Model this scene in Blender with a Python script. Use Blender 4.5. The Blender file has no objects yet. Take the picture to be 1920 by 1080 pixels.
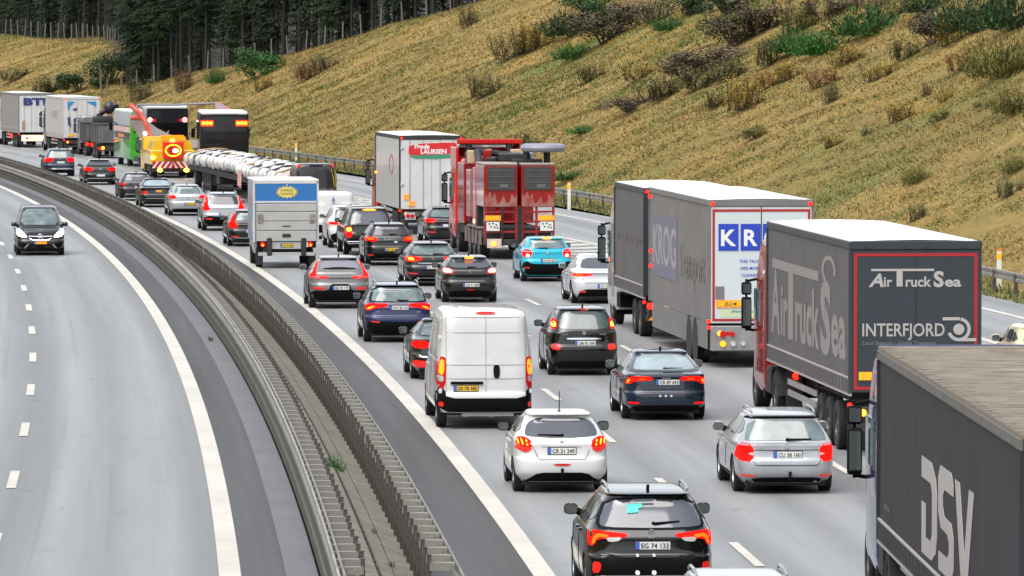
import bpy, bmesh, math, random
import numpy as np
from mathutils import Vector, Matrix
from mathutils.bvhtree import BVHTree
from mathutils.geometry import delaunay_2d_cdt
R = math.radians
random.seed(7); rng = np.random.default_rng(7)
S = bpy.context.scene
COL = S.collection
# ------------------------------------------------------------------ camera, sky, sun, exposure
CAM_H = 8.2
cd = bpy.data.cameras.new('camera'); cam = bpy.data.objects.new('camera', cd); COL.objects.link(cam)
cd.sensor_width = 36.0; cd.lens = 217.5; cd.clip_start = 1.0; cd.clip_end = 6000
cam.location = (0, 0, CAM_H); cam.rotation_euler = (R(90 - 2.2955), 0, 0)
S.camera = cam
W = bpy.data.worlds.new("World"); S.world = W; W.use_nodes = True
nt = W.node_tree; bg = nt.nodes['Background']
SUN_EL, SUN_AZ = 62, 215          # azimuth clockwise from +Y (behind the camera, to the left)
sky = nt.nodes.new('ShaderNodeTexSky'); sky.sky_type = 'NISHITA'; sky.sun_disc = False
sky.sun_elevation = R(SUN_EL); sky.sun_rotation = R(SUN_AZ); sky.air_density = 1.0; sky.dust_density = 3.0
hsv = nt.nodes.new('ShaderNodeHueSaturation'); hsv.inputs['Saturation'].default_value = 0.30
nt.links.new(sky.outputs[0], hsv.inputs['Color']); nt.links.new(hsv.outputs[0], bg.inputs['Color'])
bg.inputs['Strength'].default_value = 0.15
sd = bpy.data.lights.new('sun', 'SUN'); sd.energy = 1.5; sd.angle = R(55); sd.color = (1, .97, .92)
sun = bpy.data.objects.new('sun', sd); COL.objects.link(sun)
az = R(SUN_AZ); el = R(SUN_EL)
sdir = Vector((math.sin(az) * math.cos(el), math.cos(az) * math.cos(el), math.sin(el)))
sun.rotation_euler = sdir.to_track_quat('Z', 'Y').to_euler()
S.view_settings.view_transform = 'Standard'; S.view_settings.look = 'None'
S.view_settings.gamma = 1; S.view_settings.use_curve_mapping = False
S.view_settings.exposure = 1.12

# ------------------------------------------------------------------ road coordinates: s metres right of the white line, d metres ahead
def base(d): return 4.21 - 0.0237 * d - 1.655e-4 * d * d
def slope(d): return -0.0237 - 3.31e-4 * d
def P(s, d, z=0.0): return Vector((base(d) + s, d, z))
FPX = 11600.0
def at(u, v, z=0.0):              # where a sight line through a photograph point meets height z
    a = R(2.2955); dy = (540 - v) / FPX; dx = (u - 960) / FPX
    dirv = Vector((dx, math.cos(a) + dy * math.sin(a), dy * math.cos(a) - math.sin(a)))
    t = (z - CAM_H) / dirv.z
    return Vector((0, 0, CAM_H)) + dirv * t
# ------------------------------------------------------------------ materials
MATS = {}; ALB = .76        # one overall albedo level, balanced against the exposure
def mat(name, col, rough=.5, metal=0., coat=0., emit=None, es=0., noise=None, bump=None, spec=.5, ior=1.5):
    if name in MATS: return MATS[name]
    if metal < .5: col = tuple(c*ALB for c in col)
    if noise and len(noise) > 2: noise = (noise[0], noise[1], tuple(c*ALB for c in noise[2]))
    m = bpy.data.materials.new(name); m.use_nodes = True; n = m.node_tree.nodes; l = m.node_tree.links
    b = n['Principled BSDF']
    b.inputs['Base Color'].default_value = (*col, 1); b.inputs['Roughness'].default_value = rough
    b.inputs['Metallic'].default_value = metal; b.inputs['Coat Weight'].default_value = coat
    b.inputs['Coat Roughness'].default_value = .06; b.inputs['IOR'].default_value = ior
    b.inputs['Specular IOR Level'].default_value = spec
    if emit: b.inputs['Emission Color'].default_value = (*emit, 1); b.inputs['Emission Strength'].default_value = es*.76
    if noise or bump:
        tc = n.new('ShaderNodeTexCoord')
    if noise:
        sc, amt = noise[0], noise[1]
        t = n.new('ShaderNodeTexNoise'); t.inputs['Scale'].default_value = sc; t.inputs['Detail'].default_value = 6
        t.inputs['Roughness'].default_value = .65
        l.new(tc.outputs['Object'], t.inputs['Vector'])
        cr = n.new('ShaderNodeValToRGB'); l.new(t.outputs['Fac'], cr.inputs['Fac'])
        c2 = noise[2] if len(noise) > 2 else tuple(c * (1 - amt) for c in col)
        cr.color_ramp.elements[0].position = .35; cr.color_ramp.elements[1].position = .65
        cr.color_ramp.elements[0].color = (*c2, 1); cr.color_ramp.elements[1].color = (*col, 1)
        l.new(cr.outputs[0], b.inputs['Base Color'])
    if bump:
        t2 = n.new('ShaderNodeTexNoise'); t2.inputs['Scale'].default_value = bump[0]; t2.inputs['Detail'].default_value = 4
        l.new(tc.outputs['Object'], t2.inputs['Vector'])
        bn = n.new('ShaderNodeBump'); bn.inputs['Strength'].default_value = bump[1]; bn.inputs['Distance'].default_value = .05
        l.new(t2.outputs['Fac'], bn.inputs['Height']); l.new(bn.outputs[0], b.inputs['Normal'])
    MATS[name] = m; return m
def paint(name, col, metal=.0, rough=.35, dirt=.18): return mat('paint ' + name, col, rough, metal, coat=.9, noise=(2.3, dirt), spec=.10)
def emis(name, col, es, rough=.3): return mat(name, col, .5, emit=col, es=es, spec=.03)

M_tyre = mat('tyre rubber', (.010, .010, .010), .85, noise=(8, .3))
M_rim = mat('alloy rim', (.32, .33, .34), .4, .7)
M_rimd = mat('dark alloy rim', (.08, .08, .085), .4, .6)
M_plastic = mat('black plastic', (.0045, .0045, .005), .6, noise=(5, .25), spec=.1)
M_under = mat('underbody', (.012, .012, .012), .9)
M_glass = mat('tinted glass', (.016, .018, .023), .06, ior=1.7)
M_glassc = mat('opaque pale glass', (.16, .22, .22), .05, ior=1.75, noise=(2.2, .6))  # opaque pane; reflected sky and interior put into the pale colour
M_glassg = mat('grey glass', (.06, .067, .085), .06, ior=1.75)  # opaque pane; reflected sky put into the grey
M_chrome = mat('chrome', (.75, .76, .78), .15, 1)
M_red = mat('red lens', (.40, .006, .006), .25, spec=.3, emit=(1, .003, .003), es=.12)
M_lit = emis('lit tail lamp', (1, .004, .002), 1.9)
M_hot = emis('brake lamp core', (1, .20, .02), 3.5)
M_hotw = emis('bright lamp core', (1, .75, .55), 7.0)
M_amber = emis('amber lamp', (1, .33, .01), 1.0)
M_whitelamp = emis('headlamp', (1, .97, .92), 9.0)
M_clearlens = mat('clear lens', (.55, .53, .53), .1, coat=1)
M_platew = mat('plate white', (.72, .72, .68), .4)
M_platey = mat('plate yellow', (.80, .50, .02), .4)
M_plateo = mat('plate orange', (.85, .36, .01), .4)
M_eu = mat('plate blue', (.05, .12, .55), .4)
M_ink = mat('black lettering', (.02, .02, .02), .5)
M_white = mat('white lettering', (.78, .78, .78), .4)
M_silverl = mat('silver badge', (.6, .6, .62), .25, .9)
M_alu = mat('aluminium', (.42, .42, .41), .45, .6, noise=(3, .3))
M_galv = mat('galvanised steel', (.36, .345, .30), .55, .4, noise=(1.7, .45))
M_dark = mat('dark steel', (.03, .03, .032), .6, .2, noise=(4, .4))
M_mirror = mat('mirror glass', (.10, .115, .115), .08, .5)
M_refl = mat('red glowing reflector', (.6, .015, .01), .3, emit=(1, .02, .01), es=.25)  # reflectors given a faint glow in place of returned light

# ------------------------------------------------------------------ geometry collector
class G:
    def __init__(s): s.v = []; s.f = []; s.m = []; s.mi = 0
    def add(s, vs, fs, mi=None):
        o = len(s.v); s.v += [tuple(p) for p in vs]
        for f in fs: s.f.append(tuple(i + o for i in f)); s.m.append(s.mi if mi is None else mi)
        return s
    def box(s, x0, x1, y0, y1, z0, z1, mi=None, bev=0.0):
        if bev <= 0:
            v = [(x0,y0,z0),(x1,y0,z0),(x1,y1,z0),(x0,y1,z0),(x0,y0,z1),(x1,y0,z1),(x1,y1,z1),(x0,y1,z1)]
            return s.add(v, [(0,3,2,1),(4,5,6,7),(0,1,5,4),(1,2,6,5),(2,3,7,6),(3,0,4,7)], mi)
        b = bmesh.new(); bmesh.ops.create_cube(b, size=1)
        for q in b.verts: q.co = ((x0+x1)/2 + q.co.x*(x1-x0), (y0+y1)/2 + q.co.y*(y1-y0), (z0+z1)/2 + q.co.z*(z1-z0))
        bmesh.ops.bevel(b, geom=b.edges[:], offset=bev, segments=2, affect='EDGES', profile=.5)
        return s.bm(b, mi)
    def bm(s, b, mi=None, M=None):
        b.verts.index_update()
        vs = [(M @ q.co) if M else q.co.copy() for q in b.verts]
        s.add(vs, [tuple(q.index for q in f.verts) for f in b.faces], mi); b.free(); return s
    def cyl(s, p0, p1, r0, r1=None, n=10, mi=None, cap=True):
        r1 = r0 if r1 is None else r1
        p0 = Vector(p0); p1 = Vector(p1); ax = (p1 - p0).normalized()
        a = ax.orthogonal().normalized(); b = ax.cross(a); vs = []
        for p, r in ((p0, r0), (p1, r1)):
            for i in range(n):
                t = 2*math.pi*i/n; vs.append(p + a*math.cos(t)*r + b*math.sin(t)*r)
        fs = [(i, (i+1) % n, n+(i+1) % n, n+i) for i in range(n)]
        if cap: fs += [tuple(reversed(range(n))), tuple(range(n, 2*n))]
        return s.add(vs, fs, mi)
    def lathe(s, prof, n=24, mi=None, c=(0,0,0)):   # profile (x along the axis, radius); axis = x
        vs = []; k = len(prof)
        for i in range(n):
            t = 2*math.pi*i/n
            for (x, r) in prof: vs.append((c[0]+x, c[1]+r*math.cos(t), c[2]+r*math.sin(t)))
        fs = []
        for i in range(n):
            j = (i+1) % n
            for q in range(k-1): fs.append((i*k+q, i*k+q+1, j*k+q+1, j*k+q))
        return s.add(vs, fs, mi)
    def prism(s, poly, a0, a1, axis='y', mi=None):  # polygon in the other two coordinates, extruded along axis
        n = len(poly)
        def mk(p, a): return {'y': (p[0], a, p[1]), 'x': (a, p[0], p[1]), 'z': (p[0], p[1], a)}[axis]
        vs = [mk(p, a0) for p in poly] + [mk(p, a1) for p in poly]
        fs = [tuple(range(n)), tuple(range(2*n-1, n-1, -1))] + [(i, n+i, n+(i+1) % n, (i+1) % n) for i in range(n)]
        return s.add(vs, fs, mi)
    def text(s, txt, h, o, ux, uy, align='c', bold=0.0, shear=0.0, sx=1.0, depth=.006, mi=None, width=None):
        vs, fs = text_geo(txt, bold, shear)
        xs = [p[0] for p in vs]; ys = [p[1] for p in vs]
        if not vs: return s
        x0, x1 = min(xs), max(xs); y0 = min(ys)
        k = h / .73
        kx = k * sx if width is None else width / (x1 - x0)
        off = {'c': (x0+x1)/2, 'l': x0, 'r': x1}[align]
        o = Vector(o); ux = Vector(ux).normalized(); uy = Vector(uy).normalized(); nn = ux.cross(uy)
        n = len(vs)
        a = [o + ux*((p[0]-off)*kx) + uy*(p[1]*k) + nn*depth for p in vs]
        return s.add(a, fs, mi)
TXT = {}
def text_geo(t, bold, shear):
    key = (t, bold, shear)
    if key in TXT: return TXT[key]
    c = bpy.data.curves.new('lettering', 'FONT'); c.body = t; c.offset = bold; c.shear = shear; c.resolution_u = 3
    o = bpy.data.objects.new('lettering', c); COL.objects.link(o)
    dg = bpy.context.evaluated_depsgraph_get(); me = bpy.data.meshes.new_from_object(o.evaluated_get(dg))
    r = ([tuple(v.co) for v in me.vertices], [tuple(p.vertices) for p in me.polygons])
    bpy.data.objects.remove(o); bpy.data.curves.remove(c); bpy.data.meshes.remove(me)
    TXT[key] = r; return r
def mesh(name, g, mats, smooth=None):
    me = bpy.data.meshes.new(name); me.from_pydata(g.v, [], g.f)
    if not isinstance(mats, (list, tuple)): mats = [mats]
    for m in mats: me.materials.append(m)
    if len(mats) > 1: me.polygons.foreach_set('material_index', g.m)
    if smooth is not None:
        me.polygons.foreach_set('use_smooth', [True]*len(me.polygons)); me.set_sharp_from_angle(angle=R(smooth))
    me.update(); return me
def obj(name, g, mats, parent=None, smooth=None, loc=None, **tags):
    me = g if isinstance(g, bpy.types.Mesh) else mesh(name, g, mats, smooth)
    o = bpy.data.objects.new(name, me); COL.objects.link(o)
    if parent: o.parent = parent
    if loc is not None: o.location = loc
    for k, v in tags.items(): o[k] = v
    return o
def obj_split(name, g, m, parent=None, smooth=None):     # one object for each separate piece
    par = list(range(len(g.v)))
    def fd(i):
        while par[i] != i: par[i] = par[par[i]]; i = par[i]
        return i
    for f in g.f:
        for i in f[1:]:
            a, b = fd(f[0]), fd(i)
            if a != b: par[a] = b
    cs = {}
    for k, f in enumerate(g.f): cs.setdefault(fd(f[0]), []).append(f)
    out = None
    for fs in cs.values():
        ids = sorted({i for f in fs for i in f}); mp = {i: k for k, i in enumerate(ids)}
        q = G(); q.add([g.v[i] for i in ids], [tuple(mp[i] for i in f) for f in fs]); out = obj(name, q, m, parent, smooth)
    return out
def thing(name, label, cat, loc=(0,0,0), rz=0, sc=1, group=None):
    o = bpy.data.objects.new(name, None); COL.objects.link(o); o.empty_display_size = .3
    o.location = loc; o.rotation_euler = (0, 0, rz); o.scale = (sc,)*3 if not isinstance(sc, tuple) else sc
    o['label'] = label; o['category'] = cat
    if group: o['group'] = group
    return o
def tag(o, label, cat, group=None):
    o['label'] = label; o['category'] = cat
    if group: o['group'] = group
    return o
def place(root, u, v, wpx=None, width=None, yaw=None):
    p = at(u, v); root.location = p
    root.rotation_euler = (0, 0, -math.atan(slope(p.y) if yaw is None else yaw))
    if wpx:
        k = max(.92, min(1.1, wpx * p.y / FPX / width)); root.scale = (k, k, k)
# ================================================================== SETTING
def uvmat(name, cols, streak=True, lane0=0.):      # asphalt: fine grain, long worn streaks along the lanes, joints and stains
    m = bpy.data.materials.new(name); m.use_nodes = True; n = m.node_tree.nodes; l = m.node_tree.links
    cols = [tuple(k*ALB for k in c_) for c_ in cols]
    b = n['Principled BSDF']; uv = n.new('ShaderNodeUVMap'); uv.uv_map = 'road'
    def noise(scx, scy, det=5, rough=.6):
        mp = n.new('ShaderNodeMapping'); mp.inputs['Scale'].default_value = (scx, scy, 1); l.new(uv.outputs[0], mp.inputs[0])
        t = n.new('ShaderNodeTexNoise'); t.inputs['Scale'].default_value = 1; t.inputs['Detail'].default_value = det
        t.inputs['Roughness'].default_value = rough; l.new(mp.outputs[0], t.inputs['Vector']); return t.outputs['Fac']
    def mix(f, a, c, ty='MIX'):
        x = n.new('ShaderNodeMix'); x.data_type = 'RGBA'; x.blend_type = ty
        for i, q in ((0, f), (6, a), (7, c)):
            if isinstance(q, (int, float)): x.inputs[i].default_value = q
            elif isinstance(q, tuple): x.inputs[i].default_value = (*q, 1)
            else: l.new(q, x.inputs[i])
        return x.outputs[2]
    def ramp(f, p0, p1):
        r = n.new('ShaderNodeMapRange'); r.inputs[1].default_value = p0; r.inputs[2].default_value = p1; l.new(f, r.inputs[0]); return r.outputs[0]
    c = mix(ramp(noise(1.1, .012), .38, .62), cols[0], cols[1])
    c = mix(ramp(noise(.5, .05, 6), .40, .66), c, cols[2])
    c = mix(ramp(noise(3.2, .02, 3), .58, .72), c, tuple(k*.72 for k in cols[0]))
    c = mix(.5, c, mix(noise(16, 16, 3), tuple(k*.55 for k in cols[0]), tuple(k*1.5 for k in cols[1])))
    sx = n.new('ShaderNodeSeparateXYZ'); l.new(uv.outputs[0], sx.inputs[0])       # tyre-polished tracks of each lane
    pp = n.new('ShaderNodeMath'); pp.operation = 'ADD'; pp.inputs[1].default_value = lane0; l.new(sx.outputs[0], pp.inputs[0])
    pq = n.new('ShaderNodeMath'); pq.operation = 'PINGPONG'; pq.inputs[1].default_value = 1.83; l.new(pp.outputs[0], pq.inputs[0])
    pr = n.new('ShaderNodeMath'); pr.operation = 'MULTIPLY_ADD'; pr.inputs[1].default_value = .546; l.new(pq.outputs[0], pr.inputs[0])
    pn = n.new('ShaderNodeMath'); pn.operation = 'MULTIPLY_ADD'; pn.inputs[1].default_value = .3; pn.inputs[2].default_value = -.15
    l.new(noise(.7, .02, 3), pn.inputs[0]); l.new(pn.outputs[0], pr.inputs[2])
    cr = n.new('ShaderNodeValToRGB'); l.new(pr.outputs[0], cr.inputs[0]); e = cr.color_ramp.elements
    for i, (p_, v_) in enumerate(((0, .74), (.22, .86), (.45, 1.14), (.72, 1.08), (1, .86))):
        q = e[i] if i < 2 else e.new(p_)
        q.position = p_; q.color = (v_, v_, v_, 1)
    b.inputs['Specular IOR Level'].default_value = .5 if streak else .22
    sp = n.new('ShaderNodeMath'); sp.operation = 'MULTIPLY'; sp.inputs[1].default_value = .35; l.new(ramp(noise(1.6, .45, 4, .7), .60, .70), sp.inputs[0])
    c = mix(sp.outputs[0], c, tuple(k*.45 for k in cols[0]))                       # oil drips and stains
    if streak: c = mix(1.0, c, cr.outputs[0], 'MULTIPLY')
    l.new(c, b.inputs['Base Color'])
    rr = n.new('ShaderNodeMapRange'); rr.inputs[1].default_value = .3; rr.inputs[2].default_value = .7
    rr.inputs[3].default_value = .44; rr.inputs[4].default_value = .62; l.new(noise(.9, .015), rr.inputs[0]); l.new(rr.outputs[0], b.inputs['Roughness'])
    bn = n.new('ShaderNodeBump'); bn.inputs['Strength'].default_value = .25; bn.inputs['Distance'].default_value = .01
    l.new(noise(40, 40, 2), bn.inputs['Height']); l.new(bn.outputs[0], b.inputs['Normal'])
    return m
M_asph = uvmat('worn asphalt', [(.16,.167,.169), (.245,.252,.253), (.19,.195,.196)], lane0=.2)
M_asphL = uvmat('pale asphalt', [(.148,.156,.157), (.225,.233,.232), (.172,.178,.179)], lane0=4.85)
M_shoul = uvmat('shoulder asphalt', [(.032,.030,.028), (.044,.041,.038), (.037,.035,.033)], False)
M_line = mat('road paint', (.55, .525, .46), .6, noise=(.35, .2))
M_slab = mat('concrete tiles', (.20, .178, .138), .9, noise=(3.5, .55))
M_gravel = mat('dirty verge', (.10, .10, .085), .9, noise=(.9, .4, (.055,.075,.03)))

def ribbon(name, s0, s1, d0, d1, z, m, step=3.0, nx=1, kind='structure', z1=None, parent=None):
    f0 = s0 if callable(s0) else (lambda d: s0); f1 = s1 if callable(s1) else (lambda d: s1)
    n = max(1, int(math.ceil((d1-d0)/step))); vs = []; uv = []
    for i in range(n+1):
        d = d0 + (d1-d0)*i/n
        for k in range(nx+1):
            t = k/nx; s = f0(d)+(f1(d)-f0(d))*t; vs.append(P(s, d, z+((z1-z)*t if z1 is not None else 0))); uv.append((s, d))
    fs = [(i*(nx+1)+k, i*(nx+1)+k+1, (i+1)*(nx+1)+k+1, (i+1)*(nx+1)+k) for i in range(n) for k in range(nx)]
    me = bpy.data.meshes.new(name); me.from_pydata(vs, [], fs); me.materials.append(m)
    u = me.uv_layers.new(name='road'); 
    for lp in me.loops: u.data[lp.index].uv = uv[lp.vertex_index]
    o = bpy.data.objects.new(name, me); COL.objects.link(o)
    if kind: o['kind'] = kind
    if parent: o.parent = parent
    return o
RAMP_L = lambda d: float(np.interp(d, [60, 170, 250, 330], [18.6, 17.3, 15.0, 12.0]))
RAMP_R = lambda d: float(np.interp(d, [60, 185, 280, 363, 420, 700], [21.6, 20.5, 19.0, 16.4, 15.0, 14.6]))
RAIL_R = lambda d: float(np.interp(d, [60, 200, 300, 400, 460, 700], [23.6, 23.1, 21.9, 19.4, 18.2, 17.6]))
gp = G(); gp.add([(-3000,-500,-.6),(3000,-500,-.6),(3000,5000,-.6),(-3000,5000,-.6)], [(0,1,2,3)])
obj('ground', gp, M_gravel, kind='structure')
ribbon('road_right', -1.95, lambda d: RAMP_R(d)+2.0, 40, 760, 0, M_asph, nx=3)
ribbon('road_left', -18.5, -3.45, 40, 760, 0, M_asphL, nx=3)
ribbon('shoulder_inner_right', -1.95, -.15, 40, 760, .004, M_shoul)
ribbon('shoulder_inner_left', -4.95, -3.45, 40, 760, .004, M_shoul)
ribbon('drain_edge', -3.95, -3.46, 40, 760, .008, mat('mossy drain edge', (.10,.10,.12), .7, noise=(.5, .5, (.135,.13,.135))))
ribbon('verge_left', -60, -18.5, 40, 760, -.01, M_gravel)
# painted lines
def marking(name, g): return obj(name, g, M_line, kind='structure')
def strip(g, s0, s1, d0, d1, z=.012, step=3.0):
    n = max(1, int(math.ceil((d1-d0)/step)))
    f = s0 if callable(s0) else None
    for i in range(n):
        a = d0+(d1-d0)*i/n; b = d0+(d1-d0)*(i+1)/n
        sa = (f(a), f(a)+s1) if f else (s0, s1); sb = (f(b), f(b)+s1) if f else (s0, s1)
        g.add([P(sa[0],a,z),P(sa[1],a,z),P(sb[1],b,z),P(sb[0],b,z)], [(0,1,2,3)])
g = G(); strip(g, -.17, .17, 40, 760); marking('edge_line_right_carriageway', g)
g = G(); strip(g, -4.98, -4.64, 40, 760); marking('edge_line_left_carriageway', g)
g = G()
for k in range(-3, 45): strip(g, 3.38, 3.54, 96.1+14.85*k, 100.7+14.85*k)
for k in range(-10, 38): strip(g, 7.12, 7.28, 191+14.85*k, 195.6+14.85*k)
marking('lane_dashes_right_carriageway', g)
g = G()
for k in range(-3, 45): strip(g, -8.68, -8.50, 98.06+14.85*k, 102.6+14.85*k)
for k in range(-3, 45): strip(g, -12.4, -12.24, 98.06+14.85*k, 102.6+14.85*k)
marking('lane_dashes_left_carriageway', g)
g = G(); strip(g, 11.3, 11.55, 40, 330); strip(g, RAMP_L, .3, 60, 330); strip(g, RAMP_R, .25, 60, 760)
for k in range(46):                       # chevron hatching of the gore
    d = 170 + k*3.5; a, b = 11.7, RAMP_L(d)-.15
    if b - a < .3: break
    c = (a+b)/2; w = 1.9
    g.add([P(a,d,.012),P(a,d+w,.012),P(c,d+w-1.6,.012),P(c,d-1.6,.012)], [(0,3,2,1)])
    g.add([P(c,d-1.6,.012),P(c,d+w-1.6,.012),P(b,d+w,.012),P(b,d,.012)], [(0,3,2,1)])
marking('gore_hatching', g)
# median of concrete tiles between the two barriers, stepped down from the left barrier
g = G()
n = 0; d = 45.0
while d < 560:
    st = .5 if d < 230 else 4.0
    for (s0, s1, z0, z1) in ((-2.62, -2.36, .30, .2), (-2.36, -1.96, .195, .05)):
        gap = .012
        g.add([P(s0,d,z0),P(s1-gap,d,z1),P(s1-gap,d+st-gap,z1),P(s0,d+st-gap,z0)], [(0,1,2,3)])
    g.add([P(-3.03,d,.42),P(-2.66,d,.34),P(-2.66,d+st,.34),P(-3.03,d+st,.42)], [(0,1,2,3)])
    d += st
obj('median_tiles', g, M_slab, kind='structure')
ribbon('median_base', -3.45, -1.95, 45, 560, .32, mat('median soil', (.10,.095,.08), .9), z1=.02)
ribbon('under_rail_strip', -3.42, -3.405, 45, 560, .0, mat('shaded brown strip', (.085,.078,.066), .85, noise=(.6,.4)), z1=.40)  # upright strip added, its brown taking the shade under the left rail
g = G(); d = 60.0
while d < 240:
    g.add([P(-2.665,d,.36),P(-2.61,d,.335),P(-2.61,d+.55,.335),P(-2.665,d+.55,.36)], [(0,1,2,3)]); d += 1.1
obj('median_slot_drain', g, mat('dark slot', (.015,.015,.015), .8), kind='structure')

# ------------------------------------------------------------------ guard rails: one thing each, with its beam, posts and spacers
def rail_curve(sf, d0, d1, prof, step):   # sweep a W profile [(ds, z)]
    g = G(); n = int((d1-d0)/step); k = len(prof)
    for i in range(n+1):
        d = d0+(d1-d0)*i/n
        g.v += [tuple(P(sf(d)+q[0], d, q[1])) for q in prof]
    for i in range(n):
        for q in range(k-1): g.f.append((i*k+q, i*k+q+1, (i+1)*k+q+1, (i+1)*k+q)); g.m.append(0)
    return g
WP = [(.0,.75),(.035,.735),(.035,.66),(-.04,.63),(-.04,.585),(.035,.555),(.035,.46),(0,.44)]
def barrier(label, sf, side, d0, d1, mp, sp=1.33, zt=.80, zb=.0, reach=.34, step=4.0, spacers=True):
    root = thing('guard_rail', label, 'guard rail', P(sf(d0), d0))
    off = P(sf(d0), d0)
    def shift(g): g.v = [tuple(Vector(p)-off) for p in g.v]; return g
    W2 = [(side*a - side*.02, z) for a, z in WP] + [(side*.0-side*.02, .752)]
    obj('rail_beam', shift(rail_curve(sf, d0, d1, W2, step)), M_galv, root)
    if spacers:      # a second slimmer beam behind
        obj('back_beam', shift(rail_curve(lambda d: sf(d)-side*.10, d0, d1, [(0,.74),(side*.03,.70),(0,.60),(0,.74)], step)), M_galv, root)
    pg = G()         # sigma post, local
    if spacers:
        prof = [(-.03,-.05),(.03,-.05),(.03,-.035),(-.015,-.035),(-.015,.035),(.03,.035),(.03,.05),(-.03,.05)]
        pg.prism(prof, zb, zt, 'z'); pg.box(-.034,.034,-.054,.054,zt,zt+.012)
    else:
        pg.box(-.05,.05,-.06,.06,zb,zt)
    pm = mesh('post', pg, mp)
    bg_ = G(); bg_.box(0, side*(reach-.04), -.075, .075, zt-.12, zt-.105); bg_.box(0, side*(reach-.04), -.075, -.06, zt-.22, zt-.12); bg_.box(0, side*(reach-.04), .06, .075, zt-.22, zt-.12)
    bm_ = mesh('spacer', bg_, M_galv)
    rp, rs = G(), G(); i = 0; d = max(d0, 88.0)
    while d < d1:
        p = P(sf(d)-side*reach, d) - off; th = -math.atan(slope(d)); Mx = Matrix.Translation(p) @ Matrix.Rotation(th, 4, 'Z')
        tilt = random.uniform(-.02,.02)
        if i < 100:
            a = obj('post', pm, mp, root); a.location = p; a.rotation_euler = (0, tilt, th)
            if spacers:
                a = obj('spacer', bm_, M_galv, root); a.location = p; a.rotation_euler = (0, 0, th)
        else:
            rp.add([Mx @ Vector(q) for q in pg.v], pg.f)
            if spacers: rs.add([Mx @ Vector(q) for q in bg_.v], bg_.f)
        i += 1; d += sp
    if rp.v: obj('far_posts', rp, mp, root, kind='stuff')
    if rs.v: obj('far_spacers', rs, M_galv, root, kind='stuff')
    return root
M_post = mat('weathered post', (.085, .072, .057), .8, .1, noise=(6, .5, (.04,.032,.025)))
M_postg = mat('grey post', (.09, .085, .075), .8, .1, noise=(5, .4))
barrier('steel median guard rail with tall brown posts beside the jammed right carriageway', lambda d: -1.62, 1, 70, 540, M_post, zt=.86, zb=.04, reach=.40)
barrier('steel median guard rail with short grey posts along the emptier left carriageway', lambda d: -3.36, -1, 70, 540, M_postg, zt=.80, zb=.25, reach=.40)
barrier('steel roadside guard rail running along the foot of the grassy slope', RAIL_R, -1, 90, 560, M_postg, sp=4.0, zt=.72, zb=-.1, reach=-.0, step=4, spacers=False)

# ------------------------------------------------------------------ the cutting: slope, crest and land behind
HX = [0, 380, 430, 450, 480, 500, 525, 550, 565, 578, 590, 605, 625, 660, 720, 800, 1300]
HY = [15.5, 15.5, 15.5, 14.5, 11.6, 9.3, 7.3, 5.6, 4.2, 3.2, 4.0, 6.2, 8.0, 8.8, 9.2, 9.4, 10]
def Hc(d): return float(np.interp(d, HX, HY))
def foot(d): return RAIL_R(d) + 1.0
def terr(s, d):
    f = foot(d); H = Hc(d); t = s - f
    if t <= 0: return -.02
    w = 2*H; z0 = t*.5
    if t < w:
        z = z0
        k = min(1, t/2.5); z = z0*(.45+.55*k)
        e = max(0, (t-(w-5))/5); z -= e*e*.55
    else:
        z = H-.55 + (t-w)*.015 + max(0, t-w-70)*.10
    z += (math.sin(s*.9+d*.11)*math.sin(d*.23)*.10 + math.sin(s*.37-d*.051)*.16 + math.sin(d*.71+s*1.7)*.05) * min(1, t/4)
    return z
def far(d): return max(0, d-760)*.035
g = G(); ds = list(np.arange(-420, 230, 10)) + list(np.arange(230, 720, 2.5)) + list(np.arange(720, 1700, 20))  # slope carried on unseen behind the camera to darken reflections
ts = [-1.6, 0] + list(np.arange(.6, 36, .6)) + list(np.arange(36, 120, 4)) + [160, 220, 320, 500, 800]
for d in ds:
    for t in ts:
        s = foot(d)+t; g.v.append(tuple(P(s, d, terr(s, d) + far(d)) if t > -1 else P(s, d, -.03 + far(d))))
k = len(ts)
for i in range(len(ds)-1):
    for j in range(k-1): g.f.append((i*k+j, i*k+j+1, (i+1)*k+j+1, (i+1)*k+j)); g.m.append(0)
gl = G(); dl = list(range(-420, 900, 20)); tl = [0, 4, 10, 18, 26, 30, 60, 200]  # unseen left bank added to darken reflections and block light from the left
for d in dl:
    for t in tl: gl.v.append(tuple(P(-19.5-t, d, min(t*.5, 13)-.05+.4*math.sin(d*.05+t))))
kl = len(tl); gl.f = [(i*kl+j+1, i*kl+j, (i+1)*kl+j, (i+1)*kl+j+1) for i in range(len(dl)-1) for j in range(kl-1)]; gl.m = [0]*len(gl.f)
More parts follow.
